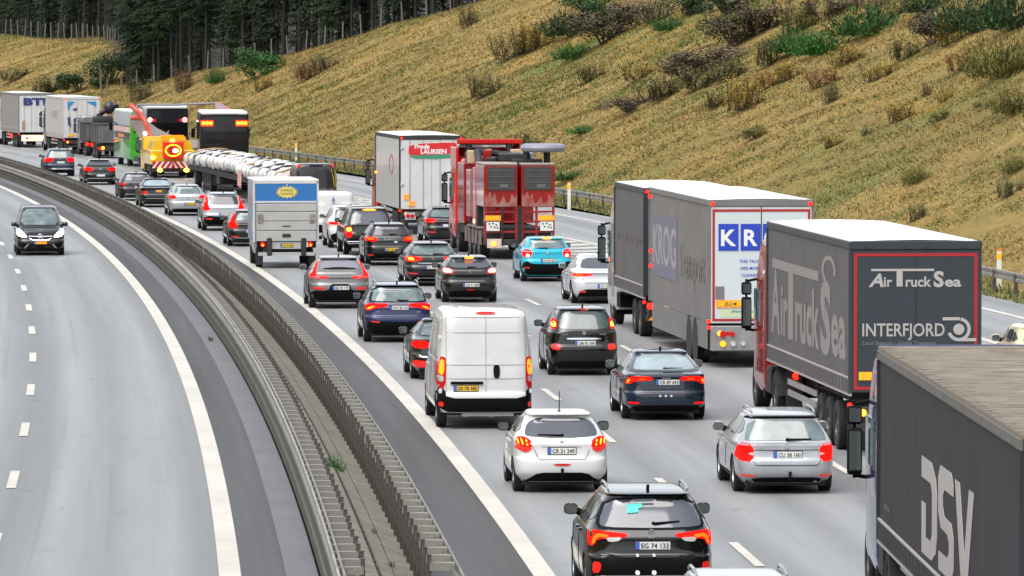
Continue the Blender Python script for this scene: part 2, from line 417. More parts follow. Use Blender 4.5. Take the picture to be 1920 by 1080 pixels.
def hillmat():
    m = bpy.data.materials.new('dry grass slope'); m.use_nodes = True; n = m.node_tree.nodes; l = m.node_tree.links
    b = n['Principled BSDF']; b.inputs['Roughness'].default_value = .9; b.inputs['Specular IOR Level'].default_value = .15
    tc = n.new('ShaderNodeTexCoord')
    def noise(sc, det=6, ro=.65, sx=1, sy=1, rot=0):
        mp = n.new('ShaderNodeMapping'); mp.inputs['Scale'].default_value = (sx, sy, 1); mp.inputs['Rotation'].default_value = (0, 0, rot)
        l.new(tc.outputs['Object'], mp.inputs[0])
        t = n.new('ShaderNodeTexNoise'); t.inputs['Scale'].default_value = sc; t.inputs['Detail'].default_value = det
        t.inputs['Roughness'].default_value = ro; l.new(mp.outputs[0], t.inputs['Vector']); return t.outputs['Fac']
    def rng_(f, a, c):
        r = n.new('ShaderNodeMapRange'); r.inputs[1].default_value = a; r.inputs[2].default_value = c; l.new(f, r.inputs[0]); return r.outputs[0]
    def mix(f, a, c):
        x = n.new('ShaderNodeMix'); x.data_type = 'RGBA'; l.new(f, x.inputs[0])
        for i, q in ((6, a), (7, c)):
            if isinstance(q, tuple): x.inputs[i].default_value = (*[k*ALB for k in q], 1)
            else: l.new(q, x.inputs[i])
        return x.outputs[2]
    c = mix(rng_(noise(.22, 7, .7, .35, .18), .38, .64), (.33,.225,.068), (.20,.155,.048))   # straw to olive
    c = mix(rng_(noise(.5, 6, .7, .25, .35, .2), .50, .70), c, (.185,.143,.047))
    c = mix(rng_(noise(.06, 5, .6, .5, .5), .56, .70), c, (.13,.165,.04))                     # greener patches
    c = mix(rng_(noise(.35, 5, .7, .3, .3), .60, .74), c, (.46,.34,.12))                      # pale straw
    c = mix(rng_(noise(2.2, 4, .7), .50, .74), c, (.11,.085,.034))
    l.new(c, b.inputs['Base Color'])
    bn = n.new('ShaderNodeBump'); bn.inputs['Strength'].default_value = 1; bn.inputs['Distance'].default_value = .25
    l.new(noise(1.6, 6, .7), bn.inputs['Height']); l.new(bn.outputs[0], b.inputs['Normal'])
    return m
M_hill = hillmat()
obj('unseen_left_bank', gl, M_hill, kind='structure', smooth=60)
M_floor = mat('forest floor', (.035,.030,.018), .95, noise=(.2, .5))
o = obj('hillside', g, [M_hill, M_floor], kind='structure', smooth=60)
fm = []
for i in range(len(ds)-1):
    for j in range(k-1): fm.append(1 if ts[j] > 2*Hc(ds[i])+4 and ds[i] > 470 else 0)
o.data.polygons.foreach_set('material_index', fm)
# ================================================================== VEHICLES
def chaikin(p, it=1, closed=True):
    for _ in range(it):
        q = []
        for i in range(len(p)):
            a = p[i]; b = p[(i+1) % len(p)]
            q += [(a[0]*.78+b[0]*.22, a[1]*.78+b[1]*.22), (a[0]*.22+b[0]*.78, a[1]*.22+b[1]*.78)]
        p = q
    return p
def dens(p, st):
    q = []
    for i in range(len(p)):
        a = p[i]; b = p[(i+1) % len(p)]; L = math.hypot(b[0]-a[0], b[1]-a[1]); n = max(1, int(L/st))
        for k in range(n): q.append((a[0]+(b[0]-a[0])*k/n, a[1]+(b[1]-a[1])*k/n))
    return q
def inside(pt, poly):
    c = False; n = len(poly); x, y = pt
    for i in range(n):
        (x1, y1), (x2, y2) = poly[i], poly[i-1]
        if (y1 > y) != (y2 > y) and x < (x2-x1)*(y-y1)/(y2-y1)+x1: c = not c
    return c
AX = {'rear': (lambda a, b: (Vector((a, -20, b)), Vector((0, 1, 0)))), 'front': (lambda a, b: (Vector((a, 20, b)), Vector((0, -1, 0)))),
      'left': (lambda a, b: (Vector((-20, a, b)), Vector((1, 0, 0)))), 'right': (lambda a, b: (Vector((20, a, b)), Vector((-1, 0, 0)))),
      'top': (lambda a, b: (Vector((a, b, 20)), Vector((0, 0, -1))))}
def patch(g, bvh, poly, axis='rear', off=.006, rnd=1, st=.09, thick=.025, mi=None):
    p = chaikin(poly, rnd) if rnd else list(poly)
    p = dens(p, st)
    n = len(p); pts = [Vector(q) for q in p]
    xs = [q[0] for q in p]; ys = [q[1] for q in p]
    x = min(xs)+st/2
    while x < max(xs):
        y = min(ys)+st/2
        while y < max(ys):
            if inside((x, y), p) and min(math.hypot(x-q[0], y-q[1]) for q in p) > st*.5: pts.append(Vector((x, y)))
            y += st
        x += st
    vo, eo, fo, *_ = delaunay_2d_cdt(pts, [(i, (i+1) % n) for i in range(n)], [], 1, 1e-6)
    if not fo: return g
    out = []; nor = []
    for q in vo:
        o, dr = AX[axis](q[0], q[1]); h = bvh.ray_cast(o, dr)
        if h[0] is None:
            hn = bvh.find_nearest(Vector((q[0], 0, q[1])) if axis in ('rear', 'front') else Vector((0, q[0], q[1])))
            loc, nr = hn[0], -dr
            if axis in ('rear', 'front'):
                loc = Vector((q[0], loc.y, q[1]))
            elif axis != 'top': loc = Vector((loc.x, q[0], q[1]))
        else: loc, nr = h[0], h[1]
        if nr.dot(dr) > 0: nr = -nr
        out.append(loc + nr*off); nor.append(dr)
    flip = axis in ('front', 'left')
    fs = []
    for f in fo:
        a, b, c = out[f[0]], out[f[1]], out[f[2]]
        nn = (b-a).cross(c-a); fs.append(tuple(f) if nn.dot(nor[f[0]]) < 0 else tuple(reversed(f)))
    cnt = {}
    for f in fs:
        for i in range(3):
            e = (f[i], f[(i+1) % 3]); cnt[e] = 1
    m = len(out); vs = out + [o + d*thick for o, d in zip(out, nor)]
    for (a, b) in list(cnt):
        if (b, a) not in cnt: fs.append((b, a, a+m, b+m))
    return g.add(vs, fs, mi)
def mir(p): return [(-a, b) for a, b in reversed(p)]
def sym(half):      # half outline from top centre round to bottom centre on the right -> closed outline
    return half + [(-a, b) for a, b in reversed(half) if a > 1e-6]
def seam(g, bvh, pts, w=.012, axis='rear', off=.007, mi=None):
    for a, b in zip(pts, pts[1:]):
        dx, dy = b[0]-a[0], b[1]-a[1]; L = math.hypot(dx, dy); nx, ny = -dy/L*w/2, dx/L*w/2
        patch(g, bvh, [(a[0]+nx,a[1]+ny),(b[0]+nx,b[1]+ny),(b[0]-nx,b[1]-ny),(a[0]-nx,a[1]-ny)], axis, off, 0, .12, .01, mi)
def loft(rows, ov, N=72, sub=3):
    # rows: (z, rear inset, front inset, half width, squareness); returns closed surface of stacked outlines, y=-ov is the rearmost point
    L = rows['L']; rs = [list(r) + [6.0]*(5-len(r)) for r in rows['r']]
    pts = []
    for i in range(len(rs)-1):
        p0, p1, p2, p3 = rs[max(0, i-1)], rs[i], rs[i+1], rs[min(len(rs)-1, i+2)]
        for k in range(sub):
            t = k/sub; q = []
            for c in range(5):
                m1 = (p2[c]-p0[c])/2; m2 = (p3[c]-p1[c])/2
                v = (2*t**3-3*t*t+1)*p1[c]+(t**3-2*t*t+t)*m1+(-2*t**3+3*t*t)*p2[c]+(t**3-t*t)*m2
                lo, hi = min(p1[c], p2[c]), max(p1[c], p2[c]); v = min(max(v, lo), hi)
                q.append(v)
            pts.append(q)
    pts.append(rs[-1])
    g = G()
    for (z, yr, yf, w, n) in pts:
        ya = -ov+yr; yb = -ov+L-yf; yc = (ya+yb)/2; a = (yb-ya)/2
        for i in range(N):
            t = 2*math.pi*(i+.5)/N; c, s = math.cos(t), math.sin(t)
            g.v.append((w*math.copysign(abs(c)**(2/n), c), yc+a*math.copysign(abs(s)**(2/n), s), z))
    K = len(pts)
    for k in range(K-1):
        for i in range(N): j = (i+1) % N; g.f.append((k*N+i, k*N+j, (k+1)*N+j, (k+1)*N+i)); g.m.append(0)
    g.f.append(tuple(reversed(range(N)))); g.m.append(0); g.f.append(tuple(range((K-1)*N, K*N))); g.m.append(0)
    return g
def cut_arches(g, wheels, r, wid, pm):
    me = mesh('body', g, [pm, M_under]); ob = bpy.data.objects.new('body', me); COL.objects.link(ob)
    c = G()
    for y in wheels:
        for sx in (-1, 1):
            c.cyl((sx*(wid+.3), y, r*.97), (sx*(wid-.42), y, r*.97), r*1.14, n=28)
    cm = mesh('cutter', c, [pm, M_under]); cm.polygons.foreach_set('material_index', [1]*len(cm.polygons))
    co = bpy.data.objects.new('cutter', cm); COL.objects.link(co)
    md = ob.modifiers.new('b', 'BOOLEAN'); md.operation = 'DIFFERENCE'; md.object = co; md.solver = 'EXACT'; md.material_mode = 'INDEX'
    dg = bpy.context.evaluated_depsgraph_get(); m2 = bpy.data.meshes.new_from_object(ob.evaluated_get(dg))
    bpy.data.objects.remove(ob); bpy.data.objects.remove(co); bpy.data.meshes.remove(me); bpy.data.meshes.remove(cm)
    m2.polygons.foreach_set('use_smooth', [True]*len(m2.polygons)); m2.set_sharp_from_angle(angle=R(32)); m2.name = 'body'
    return m2
def bvh_of(me):
    return BVHTree.FromPolygons([v.co.copy() for v in me.vertices], [tuple(p.vertices) for p in me.polygons])
WH = {}
def wheel_meshes(r, w, rim, truck=False):
    key = (round(r, 3), round(w, 3), rim.name, truck)
    if key in WH: return WH[key]
    t = G(); ri = r*.66 if not truck else r*.58
    t.lathe([(-w/2+.01, ri*.9), (-w/2, ri), (-w/2, r-.03), (-w/2+.025, r), (-w*.1, r), (-w*.09, r-.012), (w*.09, r-.012), (w*.1, r), (w/2-.025, r), (w/2, r-.03), (w/2, ri), (w/2-.01, ri*.9)], 30)
    q = G()                    # dished rim with spokes; outer face towards -x
    q.lathe([(w/2-.02, ri), (-w/2+.02, ri), (-w/2+.012, ri*.93), (-w/2+.05, ri*.86), (-w/2+.09, ri*.8)], 30)
    q.lathe([(-w/2+.085, ri*.95), (-w/2+.09, .06)], 30, 1)
    for k in range(6 if not truck else 10):
        a = 2*math.pi*k/(6 if not truck else 10); bb = bmesh.new(); bmesh.ops.create_cube(bb, size=1)
        Mx = Matrix.Rotation(a, 4, 'X') @ Matrix.Translation((-w/2+.05, 0, ri*.47)) @ Matrix.Diagonal((.035, ri*.22, ri*.86, 1)); q.bm(bb, 0) if False else q.add([Mx @ v.co for v in bb.verts], [tuple(v.index for v in f.verts) for f in bb.faces], 0); bb.free()
    q.lathe([(-w/2+.025, .001), (-w/2+.02, .05), (-w/2+.06, .075)], 12)
    m = (mesh('wheel', t, M_tyre, 35), mesh('rim', q, [rim, M_under], 35))
    WH[key] = m; return m
def wheel(root, x, y, r, w, rim, truck=False):
    a, b = wheel_meshes(r, w, rim, truck)
    o = obj('wheel', a, M_tyre, root); o.location = (x, y, r)
    p = obj('rim', b, rim, o)
    if x > 0: p.rotation_euler = (0, 0, math.pi)
    return o
def plate(root, x, y, z, txt, col='w', w=.50, h=.11, face=-1, mirror_tail=False):
    g = G(); g.box(x-w/2-.012, x+w/2+.012, y-.004, y+.03, z-h/2-.014, z+h/2+.014) if face < 0 else g.box(x-w/2-.012, x+w/2+.012, y-.03, y+.004, z-h/2-.014, z+h/2+.014)
    g.mi = 1; e = .008
    y0, y1 = (y-e, y-.002) if face < 0 else (y+.002, y+e)
    g.box(x-w/2, x+w/2, y0, y1, z-h/2, z+h/2); g.mi = 2
    y0, y1 = (y-e-.003, y-.003) if face < 0 else (y+.003, y+e+.003)
    bw = w*.11
    if face < 0: g.box(x-w/2+.001, x-w/2+bw, y0, y1, z-h/2+.001, z+h/2-.001)
    else: g.box(x+w/2-bw, x+w/2-.001, y0, y1, z-h/2+.001, z+h/2-.001)
    p = obj('number_plate', g, [M_ink, {'w': M_platew, 'y': M_platey, 'o': M_plateo}[col], M_eu], root)
    if txt:
        t = G(); ux = (1,0,0) if face < 0 else (-1,0,0)
        t.text(txt, h*.66, (x+(bw/2 if face < 0 else -bw/2), y1 if face > 0 else y0, z-h*.33), ux, (0,0,1), bold=.012, width=w*.80, depth=.004 if face < 0 else .004)
        obj('plate_lettering', t, M_ink, p)
    return p
def rows_of(c):
    W2 = c['W']/2; H = c['H']; zf = c.get('zf', .2); zb = c.get('zb', .56); zl = c.get('belt', 1.0); led = c.get('ledge', .06)
    ygb = c.get('ygb', .16); ytop = c.get('ytop', .5); spo = c.get('spo', .08); yw = c.get('yw', 1.15); yt = c.get('yt', 1.85); wr = c.get('wr', .60)
    zh = c.get('hood', zl-.12); nl = c.get('n', 7.0); ng = c.get('ng', 6.0); wb = c.get('wbelt', .945)*W2
    r = [(zf, .20, .25, W2*.88, nl), (zf+.10, .07, .08, W2*.955, nl), (zb-.14, .012, .02, W2*.99, nl), (zb, 0, 0, W2, nl),
         (zb+.10, .015, .03, W2, nl), (zb+.15, led, .07, W2*.995, nl), (zh-.06, led+.02, .16, W2*.99, nl)]
    if zh < zl-.02: r.append((zh, led+.025, .45, W2*.98, nl))
    deck = c.get('deck', 0)
    if deck:
        r += [(zl-.05, led-.01, yw*.75, W2*.97, nl), (zl-.01, led+.02, yw*.9, W2*.955, nl), (zl+.015, deck*.5, yw, wb*.985, nl), (zl+.04, deck, yw+.05, wb*.965, ng)]
    else:
        r += [(zl-.05, ygb-.04 if ygb > led+.08 else led+.03, yw*.78, W2*.97, nl), (zl, ygb, yw, wb, ng)]
    z0 = r[-1][0]; y0 = r[-1][1]; f0 = r[-1][2]; w0 = r[-1][3]; z1 = H-.10
    for k in range(1, 5):
        t = k/5; r.append((z0+(z1-z0)*t, y0+(ytop-y0)*t**c.get('pw', 1.0), f0+(yt-f0)*t, w0+(wr-w0)*t**1.15, ng))
    r += [(z1, ytop-spo*.4, yt, wr, ng), (H-.055, ytop-spo, yt+.12, wr*.965, ng), (H-.025, ytop+.12, yt+.28, wr*.90, 5.0), (H-.006, ytop+.45, yt+.5, wr*.76, 4.5), (H, ytop+.8, yt+.8, wr*.5, 4)]
    return {'L': c['L'], 'r': r}
def car(label, cat, u, v, c, wpx=None, name='car', group=None):
    root = thing(name, label, cat, group=group)
    ov, wbs, rr = c.get('ov', .75), c.get('wb', 2.6), c.get('rad', .32)
    W2 = c['W']/2; H = c['H']
    pm = c['paint']
    bm_ = cut_arches(loft(rows_of(c) if 'rows' not in c else c['rows'], ov), (0, wbs), rr, W2, pm)
    bvh = bvh_of(bm_)
    body = obj('body', bm_, pm, root)
    ug = G(); ug.box(-W2*.80, W2*.80, -ov+.25, -ov+c['L']-.3, c.get('zf', .2)-.05, c.get('zf', .2)+.12); obj('underbody', ug, M_under, root)
    for x in (-1, 1):
        for y in (0, wbs): wheel(root, x*(W2-.125), y, rr, .215, c.get('rim', M_rim))
    # rear window and the black band round it
    def add(nm, polys, m, axis='rear', off=.010, rnd=1, par=None, st=.05, **k):
        gg = G()
        for p in polys: patch(gg, bvh, p, axis, off, rnd, st)
        if gg.v: return obj(nm, gg, m, par or root, 40, **k)
    if 'win' in c: rw = add('rear_window', [sym(c['win'])], c.get('glass', M_glass))
    else: rw = None
    if 'band' in c: add('window_surround', [sym(c['band'])], M_plastic if c.get('bandm') is None else c['bandm'], off=.006)
    if 'black' in c: add('bumper', [sym(p) if p[0][0] < 1e-6 else p for p in c['black']] + [mir(p) for p in c['black'] if p[0][0] >= 1e-6], M_plastic, off=.009)
    for side in (1, -1):
        f = (lambda p: p) if side > 0 else mir
        tl = add('tail_light', [f(p) for p in c.get('light', [])], c.get('lightm', M_lit))
        if tl and 'core' in c: add('lamp_core', [f(p) for p in c['core']], c.get('corem', M_hot), off=.018, par=tl, st=.05)
        if tl and 'lens' in c: add('clear_lens', [f(p) for p in c['lens']], M_clearlens, off=.017, par=tl, st=.05)
        if 'refl' in c: add('reflector', [f(p) for p in c['refl']], c.get('reflm', M_refl), off=.015)
        if 'exh' in c:
            eg = G(); e = c['exh']; eg.cyl((side*e[0], -ov+.0, e[1]), (side*e[0], -ov+.25, e[1]), .04, n=10); obj('exhaust_pipe', eg, M_chrome, root)
    for nm, key, m in (('high_brake_light', 'hbl', c.get('hblm', M_red)), ('trim_strip', 'chrome', M_chrome), ('badge', 'badge', M_silverl), ('fog_reflector', 'fog', M_red), ('handle_recess', 'recess', M_plastic)):
        if key in c: add(nm, c[key], m, off=.014, st=.05)
    sg = G()
    for s_ in c.get('seams', []): seam(sg, bvh, s_)
    if sg.v: obj('panel_gap', sg, c.get('gap', M_under), root)
    if 'plate' in c:
        px, pz, pt, pc = c['plate']
        h = bvh.ray_cast(Vector((px, -20, pz+.03)), Vector((0, 1, 0))); h2 = bvh.ray_cast(Vector((px, -20, pz-.03)), Vector((0, 1, 0)))
        yy = min(h[0].y if h[0] else -ov, h2[0].y if h2[0] else -ov)
        plate(root, px, yy-.008, pz, pt, pc)
    if 'mark' in c:          # small lettering on the tailgate
        tg = G()
        for (txt, x, z, hh, al) in c['mark']:
            h = bvh.ray_cast(Vector((x, -20, z+hh/2)), Vector((0, 1, 0))); yy = (h[0].y if h[0] else -ov)-.012
            tg.text(txt, hh, (x, yy, z), (1,0,0), (0,0,1), align=al, bold=.02)
        obj('tailgate_lettering', tg, M_silverl, root)
    if 'emblem' in c:
        x, z, r_ = c['emblem']; h = bvh.ray_cast(Vector((x, -20, z)), Vector((0, 1, 0))); y = (h[0].y if h[0] else -ov)-.006
        eg = G(); eg.cyl((x, y+.05, z), (x, y-.022, z), r_, r_*.9, 16); obj('emblem', eg, M_chrome if not c.get('emblemw') else M_silverl, root, 30)
    if 'wiper' in c:
        x0, z0, x1, z1 = c['wiper']; wg = G(); pts = []
        for (x, z) in ((x0, z0), (x1, z1)):
            h = bvh.ray_cast(Vector((x, -20, z)), Vector((0, 1, 0))); pts.append((h[0] if h[0] else Vector((x, -ov, z)))+Vector((0, -.03, .0)))
        wg.cyl(pts[0], pts[1], .022, .010, 6); wg.cyl(pts[0], pts[0]+Vector((0, .06, 0)), .03, n=8)
        obj('wiper', wg, M_plastic, rw or root)
    # sides
    zl = c.get('belt', 1.0); 
    for side, ax in ((-1, 'left'), (1, 'right')):
        wins = c.get('side') or default_side(c)
        add('side_window', wins, c.get('sglass', M_glass), ax, off=.008, st=.09)
        if c.get('clad'):
            add('side_cladding', [[(-ov+.25, c.get('zf', .2)+.02), (rr*-1.3, .44), (rr*-1.05, .66), (0, .82), (rr*1.05, .66), (rr*1.35, .42), (wbs-rr*1.35, .42), (wbs-rr*1.05, .66), (wbs, .80), (wbs+rr*1.1, .62), (wbs+rr*1.3, .3), (wbs-rr*1.1, .22), (rr*1.1, .22)]][:0], M_plastic, ax)
        sg = G(); yb = c.get('doory', [wbs*.42, wbs*.92])
        seam(sg, bvh, [(yb[0], zl-.02), (yb[0], .32)], .014, ax); seam(sg, bvh, [(yb[1], zl-.05), (yb[1], .35)], .014, ax)
        seam(sg, bvh, [(rr*1.35, .3), (wbs-rr*1.3, .3)], .05, ax)
        obj('door_gap', sg, c.get('gap', M_under), root)
        hg = G()
        for y in (yb[0]-.18, yb[1]-.95):
            h = bvh.ray_cast(Vector((side*20, y, zl-.13)), Vector((-side, 0, 0)))
            if h[0]: hg.box(h[0].x-.015, h[0].x+.03 if side > 0 else h[0].x+.015, y-.1, y+.1, zl-.145, zl-.115) if side > 0 else hg.box(h[0].x-.03, h[0].x+.015, y-.1, y+.1, zl-.145, zl-.115)
        if hg.v: obj_split('door_handle', hg, c.get('handle', pm), root)
        # mirror
        my = -ov+c['L']-c.get('yw', 1.15)-.38; mz = zl+.06; mx = W2*.93
        mg = G(); b = bmesh.new(); bmesh.ops.create_uvsphere(b, u_segments=14, v_segments=8, radius=1)
        for q in b.verts: q.co.x = math.copysign(abs(q.co.x)**.62, q.co.x); q.co.z = math.copysign(abs(q.co.z)**.62, q.co.z); q.co = (side*(mx+.115)+q.co.x*.108, my+max(q.co.y, -.45)*.12, mz+.02+q.co.z*.088)
        mg.bm(b, 0); mg.cyl((side*(mx-.06), my+.02, mz-.05), (side*(mx+.06), my+.02, mz), .055, .05, 8, mi=1)
        mo = obj('wing_mirror', mg, [c.get('mirror', pm), M_plastic], root, 40)
        gg = G(); b = bmesh.new(); bmesh.ops.create_circle(b, cap_ends=True, segments=16, radius=1)
        for q in b.verts: q.co.x = math.copysign(abs(q.co.x)**.62, q.co.x); q.co.y = math.copysign(abs(q.co.y)**.62, q.co.y); q.co = (side*(mx+.115)+q.co.x*.092, my-.058, mz+.02+q.co.y*.070)
        gg.bm(b); obj('mirror_glass', gg, M_mirror, mo)
        if c.get('rails'):
            rg = G(); ya, yb_ = -ov+c.get('ytop', .5)+.25, -ov+c['L']-c.get('yt', 1.85)-.35; xx = side*c.get('wr', .6)*.92
            zz = H-.02; pr = None
            for k in range(13):
                t = k/12; p = Vector((xx, ya+(yb_-ya)*t, zz+.055*min(1, 5*t, 5*(1-t))))
                if pr is not None: rg.cyl(pr, p, .020, n=6)
                pr = p
            obj('roof_rail', rg, c.get('railm', M_alu), root, 50)
    if c.get('fin', True):
        fg = G(); y = -ov+c.get('ytop', .5)+.22
        if c.get('whip'): fg.cyl((0, y, H-.04), (0, y-.12, H+.36), .012, .006, 6); fg.cyl((0, y, H-.05), (0, y, H), .03, n=8)
        else: fg.prism([(y+.12, H-.05), (y-.05, H-.05), (y-.06, H+.06), (y-.03, H+.06)], -.02, .02, 'x')
        obj('aerial', fg, c.get('finm', M_plastic), root)
    # windscreen
    yw, yt = c.get('yw', 1.15), c.get('yt', 1.85)
    zt = H-.12; z0 = zl+.05
    add('windscreen', [sym([(0, zt), (c.get('wr', .6)*.86, zt), (W2*.80, z0), (0, z0)])], c.get('fglass', M_glassc), 'front', off=.010, st=.06)
    if c.get('tow'):
        tg = G(); x, z = c['tow']; tg.cyl((x, -ov+.05, z-.12), (x, -ov-.07, z-.1), .022, n=8); tg.cyl((x, -ov-.07, z-.1), (x, -ov-.07, z+.02), .022, n=8)
        b = bmesh.new(); bmesh.ops.create_uvsphere(b, u_segments=10, v_segments=6, radius=.035); tg.bm(b.copy() if False else b, None) if False else b.free()
        tg.cyl((x, -ov-.07, z+.01), (x, -ov-.07, z+.06), .036, .024, 10); obj('tow_hook', tg, M_plastic, root, 40)
    if 'extra' in c: c['extra'](root, bvh, c, add)
    place(root, u, v, wpx, c['W'])
    return root
def default_side(c):
    ov, L, H = c.get('ov', .75), c['L'], c['H']; zl = c.get('belt', 1.0); zt = H-.14
    yw, yt, ygb, ytop = c.get('yw', 1.15), c.get('yt', 1.85), c.get('deck', c.get('ygb', .16)), c.get('ytop', .5)
    f0, f1 = -ov+L-yw-.30, -ov+L-yt-.08; r0, r1 = -ov+ygb+.34, -ov+ytop+.30
    mid = c.get('doory', [c.get('wb', 2.6)*.42])[0]
    z0 = zl+.05
    q = r0+.42
    return [[(mid+.05, z0), (f0, z0), (f1, zt), (mid+.05, zt)], [(q+.05, z0), (mid-.05, z0), (mid-.05, zt), (max(q, r1)+.10, zt)],
            [(r0, z0+.08), (q, z0), (max(q, r1)+.02, zt-.02), (r1, zt-.08)]]
P_black = paint('black', (.0035,.0035,.004), 0, .22); P_white = paint('white', (.66,.66,.65), 0, .4, .08); P_silver = paint('silver', (.42,.44,.46), .35, .32, .1)
P_dblue = paint('deep blue', (.010,.022,.042), .1, .25); P_violet = paint('violet blue', (.020,.027,.095), .2, .28); P_grey = paint('warm grey', (.20,.195,.195), .3, .3)
P_graph = paint('graphite', (.008,.008,.009), .2, .28); P_brown = paint('brown black', (.010,.008,.008), .1, .3); P_cyan = paint('turquoise', (.0,.42,.58), 0, .35); P_cream = paint('cream', (.62,.55,.36), 0, .4)
M_wgap = mat('pale gap', (.30,.30,.31), .6); P_navy = paint('navy', (.02,.025,.06), .1, .25); P_dgrey = paint('dark grey', (.018,.018,.020), .2, .3); P_lsilver = paint('light silver', (.43,.445,.475), .3, .3)
# tall crossover at the bottom of the picture
def kuga_extra(root, bvh, c, add):
    add('parking_sticker', [[(-.33,1.44),(-.11,1.46),(-.11,1.40),(-.17,1.38),(-.17,1.33),(-.33,1.32)]], mat('teal sticker', (.06,.55,.48), .5), off=.022, rnd=0)
    g = G()
    for x in (-.21, .03):
        g.cyl((x,-.90,.50),(x,-.80,.50),.035,n=8); g.cyl((x,-.89,.75),(x,-.80,.75),.022,n=8)
    obj_split('bumper_stud', g, mat('bright stud', (.9,.9,.88), .3), root)
car('black crossover with a teal sticker in its rear window, at the bottom edge', 'car', 1214, 1128, dict(W=1.88, L=4.6, H=1.66, ov=.86, wb=2.71, rad=.35, paint=P_black, zf=.24, zb=.62, belt=1.13, ledge=.07, ygb=.20, ytop=.62, spo=.16, wr=.63, yw=1.25, yt=1.95, hood=1.0,
    win=[(0,1.53),(.60,1.51),(.745,1.20),(.70,1.14),(0,1.125)], band=[(0,1.56),(.64,1.54),(.80,1.19),(.74,1.11),(0,1.10)], glass=M_glassg,
    light=[[(.33,1.045),(.60,1.075),(.89,1.10),(.895,.89),(.83,.87),(.79,.985),(.40,.99)]], core=[[(.62,1.035),(.80,1.05),(.85,.90),(.81,.90),(.77,1.005),(.62,.995)]], corem=emis('amber red core', (1,.07,.005), 1.8), lens=[[(.42,1.0),(.66,1.0),(.62,.935),(.48,.95)]],
    refl=[[(.72,.64),(.83,.66),(.84,.48),(.74,.50)]], black=[[(0,.70),(.80,.74),(.86,.50),(.80,.28),(0,.27)]], chrome=[[(-.80,.46),(.80,.46),(.80,.445),(-.80,.445)]],
    plate=(.02,.885,'EG 74 133','w'), emblem=(0,1.075,.055), mark=[('kuga',0,.995,.035,'c')], wiper=(.04,1.19,.42,1.225), seams=[[(-.85,.80),(-.4,.72),(.4,.72),(.85,.80)]], rails=True, exh=(.6,.28), mirror=P_black, extra=kuga_extra))
# white hatch in front of it
car('white hatchback with claw shaped tail lamps behind the white panel van', 'car', 1049, 920, dict(W=1.74, L=3.97, H=1.46, ov=.72, wb=2.54, rad=.31, paint=P_white, zb=.52, belt=1.0, ygb=.22, ytop=.62, spo=.13, wr=.59, led=.05, hood=.9, gap=M_wgap,
    win=[(0,1.36),(.42,1.345),(.60,1.24),(.665,1.06),(.60,1.02),(0,.985)], glass=M_glassg,
    light=[[(.52,.83),(.56,.96),(.68,1.02),(.80,1.0),(.82,.88),(.70,.83)]], core=[[(.60,.86),(.63,.96),(.655,.96),(.63,.86)],[(.68,.88),(.71,.98),(.735,.98),(.71,.88)],[(.75,.89),(.775,.98),(.795,.97),(.775,.89)]], corem=emis('orange claw core', (1,.22,.015), 2.6), lens=[],
    refl=[[(.52,.825),(.70,.825),(.82,.87),(.82,.82),(.64,.73)]], black=[[(0,.38),(.44,.38),(.60,.27),(.66,.24),(.62,.19),(0,.19)]], fog=[[(-.16,.54),(.16,.54),(.13,.505),(-.13,.505)]],
    plate=(0,.77,'CR 21 249','w'), seams=[[(-.36,.845),(.36,.845)],[(-.5,.80),(-.42,.62),(.42,.62),(.5,.80)]], emblem=(0,.92,.035), mark=[('208',-.52,.815,.03,'c')], wiper=(.02,1.04,-.42,1.055), whip=True, tow=(.0,.40), mirror=M_plastic))
# silver estate
def superb_extra(root, bvh, c, add):
    add('roof_spoiler', [[(-.66,1.39),(.66,1.39),(.70,1.33),(.5,1.345),(-.5,1.345),(-.70,1.33)]], M_plastic, off=.01)
car('silver estate car with silver roof rails beside the nearest lorry', 'car', 1465, 920, dict(W=1.82, L=4.84, H=1.47, ov=1.0, wb=2.76, rad=.33, paint=P_lsilver, zb=.52, belt=.98, ygb=.20, ytop=.50, spo=.10, wr=.62, yw=1.35, yt=2.2, hood=.9,
    win=[(0,1.325),(.645,1.315),(.735,.99),(.72,.965),(0,.965)], glass=M_glassc,
    light=[[(.60,.90),(.85,.93),(.90,.62),(.60,.585)]], lens=[[(.60,.76),(.70,.74),(.60,.70)]], core=[], lightm=emis('dim tail lamp', (1,.006,.004), .7),
    refl=[[(.58,.36),(.84,.365),(.84,.335),(.58,.33)]], black=[[(0,.31),(.60,.31),(.66,.22),(.6,.19),(0,.19)]],
    plate=(.02,.72,'CU 58 160','w'), seams=[[(-.60,.80),(.60,.80)],[(-.62,.62),(-.55,.53),(.55,.53),(.62,.62)]], emblem=(0,.865,.045), mark=[('SUPERB',-.55,.83,.028,'l'),('SKODA',.55,.83,.028,'r')], wiper=(.02,.985,.46,.995), rails=True, tow=(.05,.36), fin=False, extra=superb_extra, handle=M_chrome))
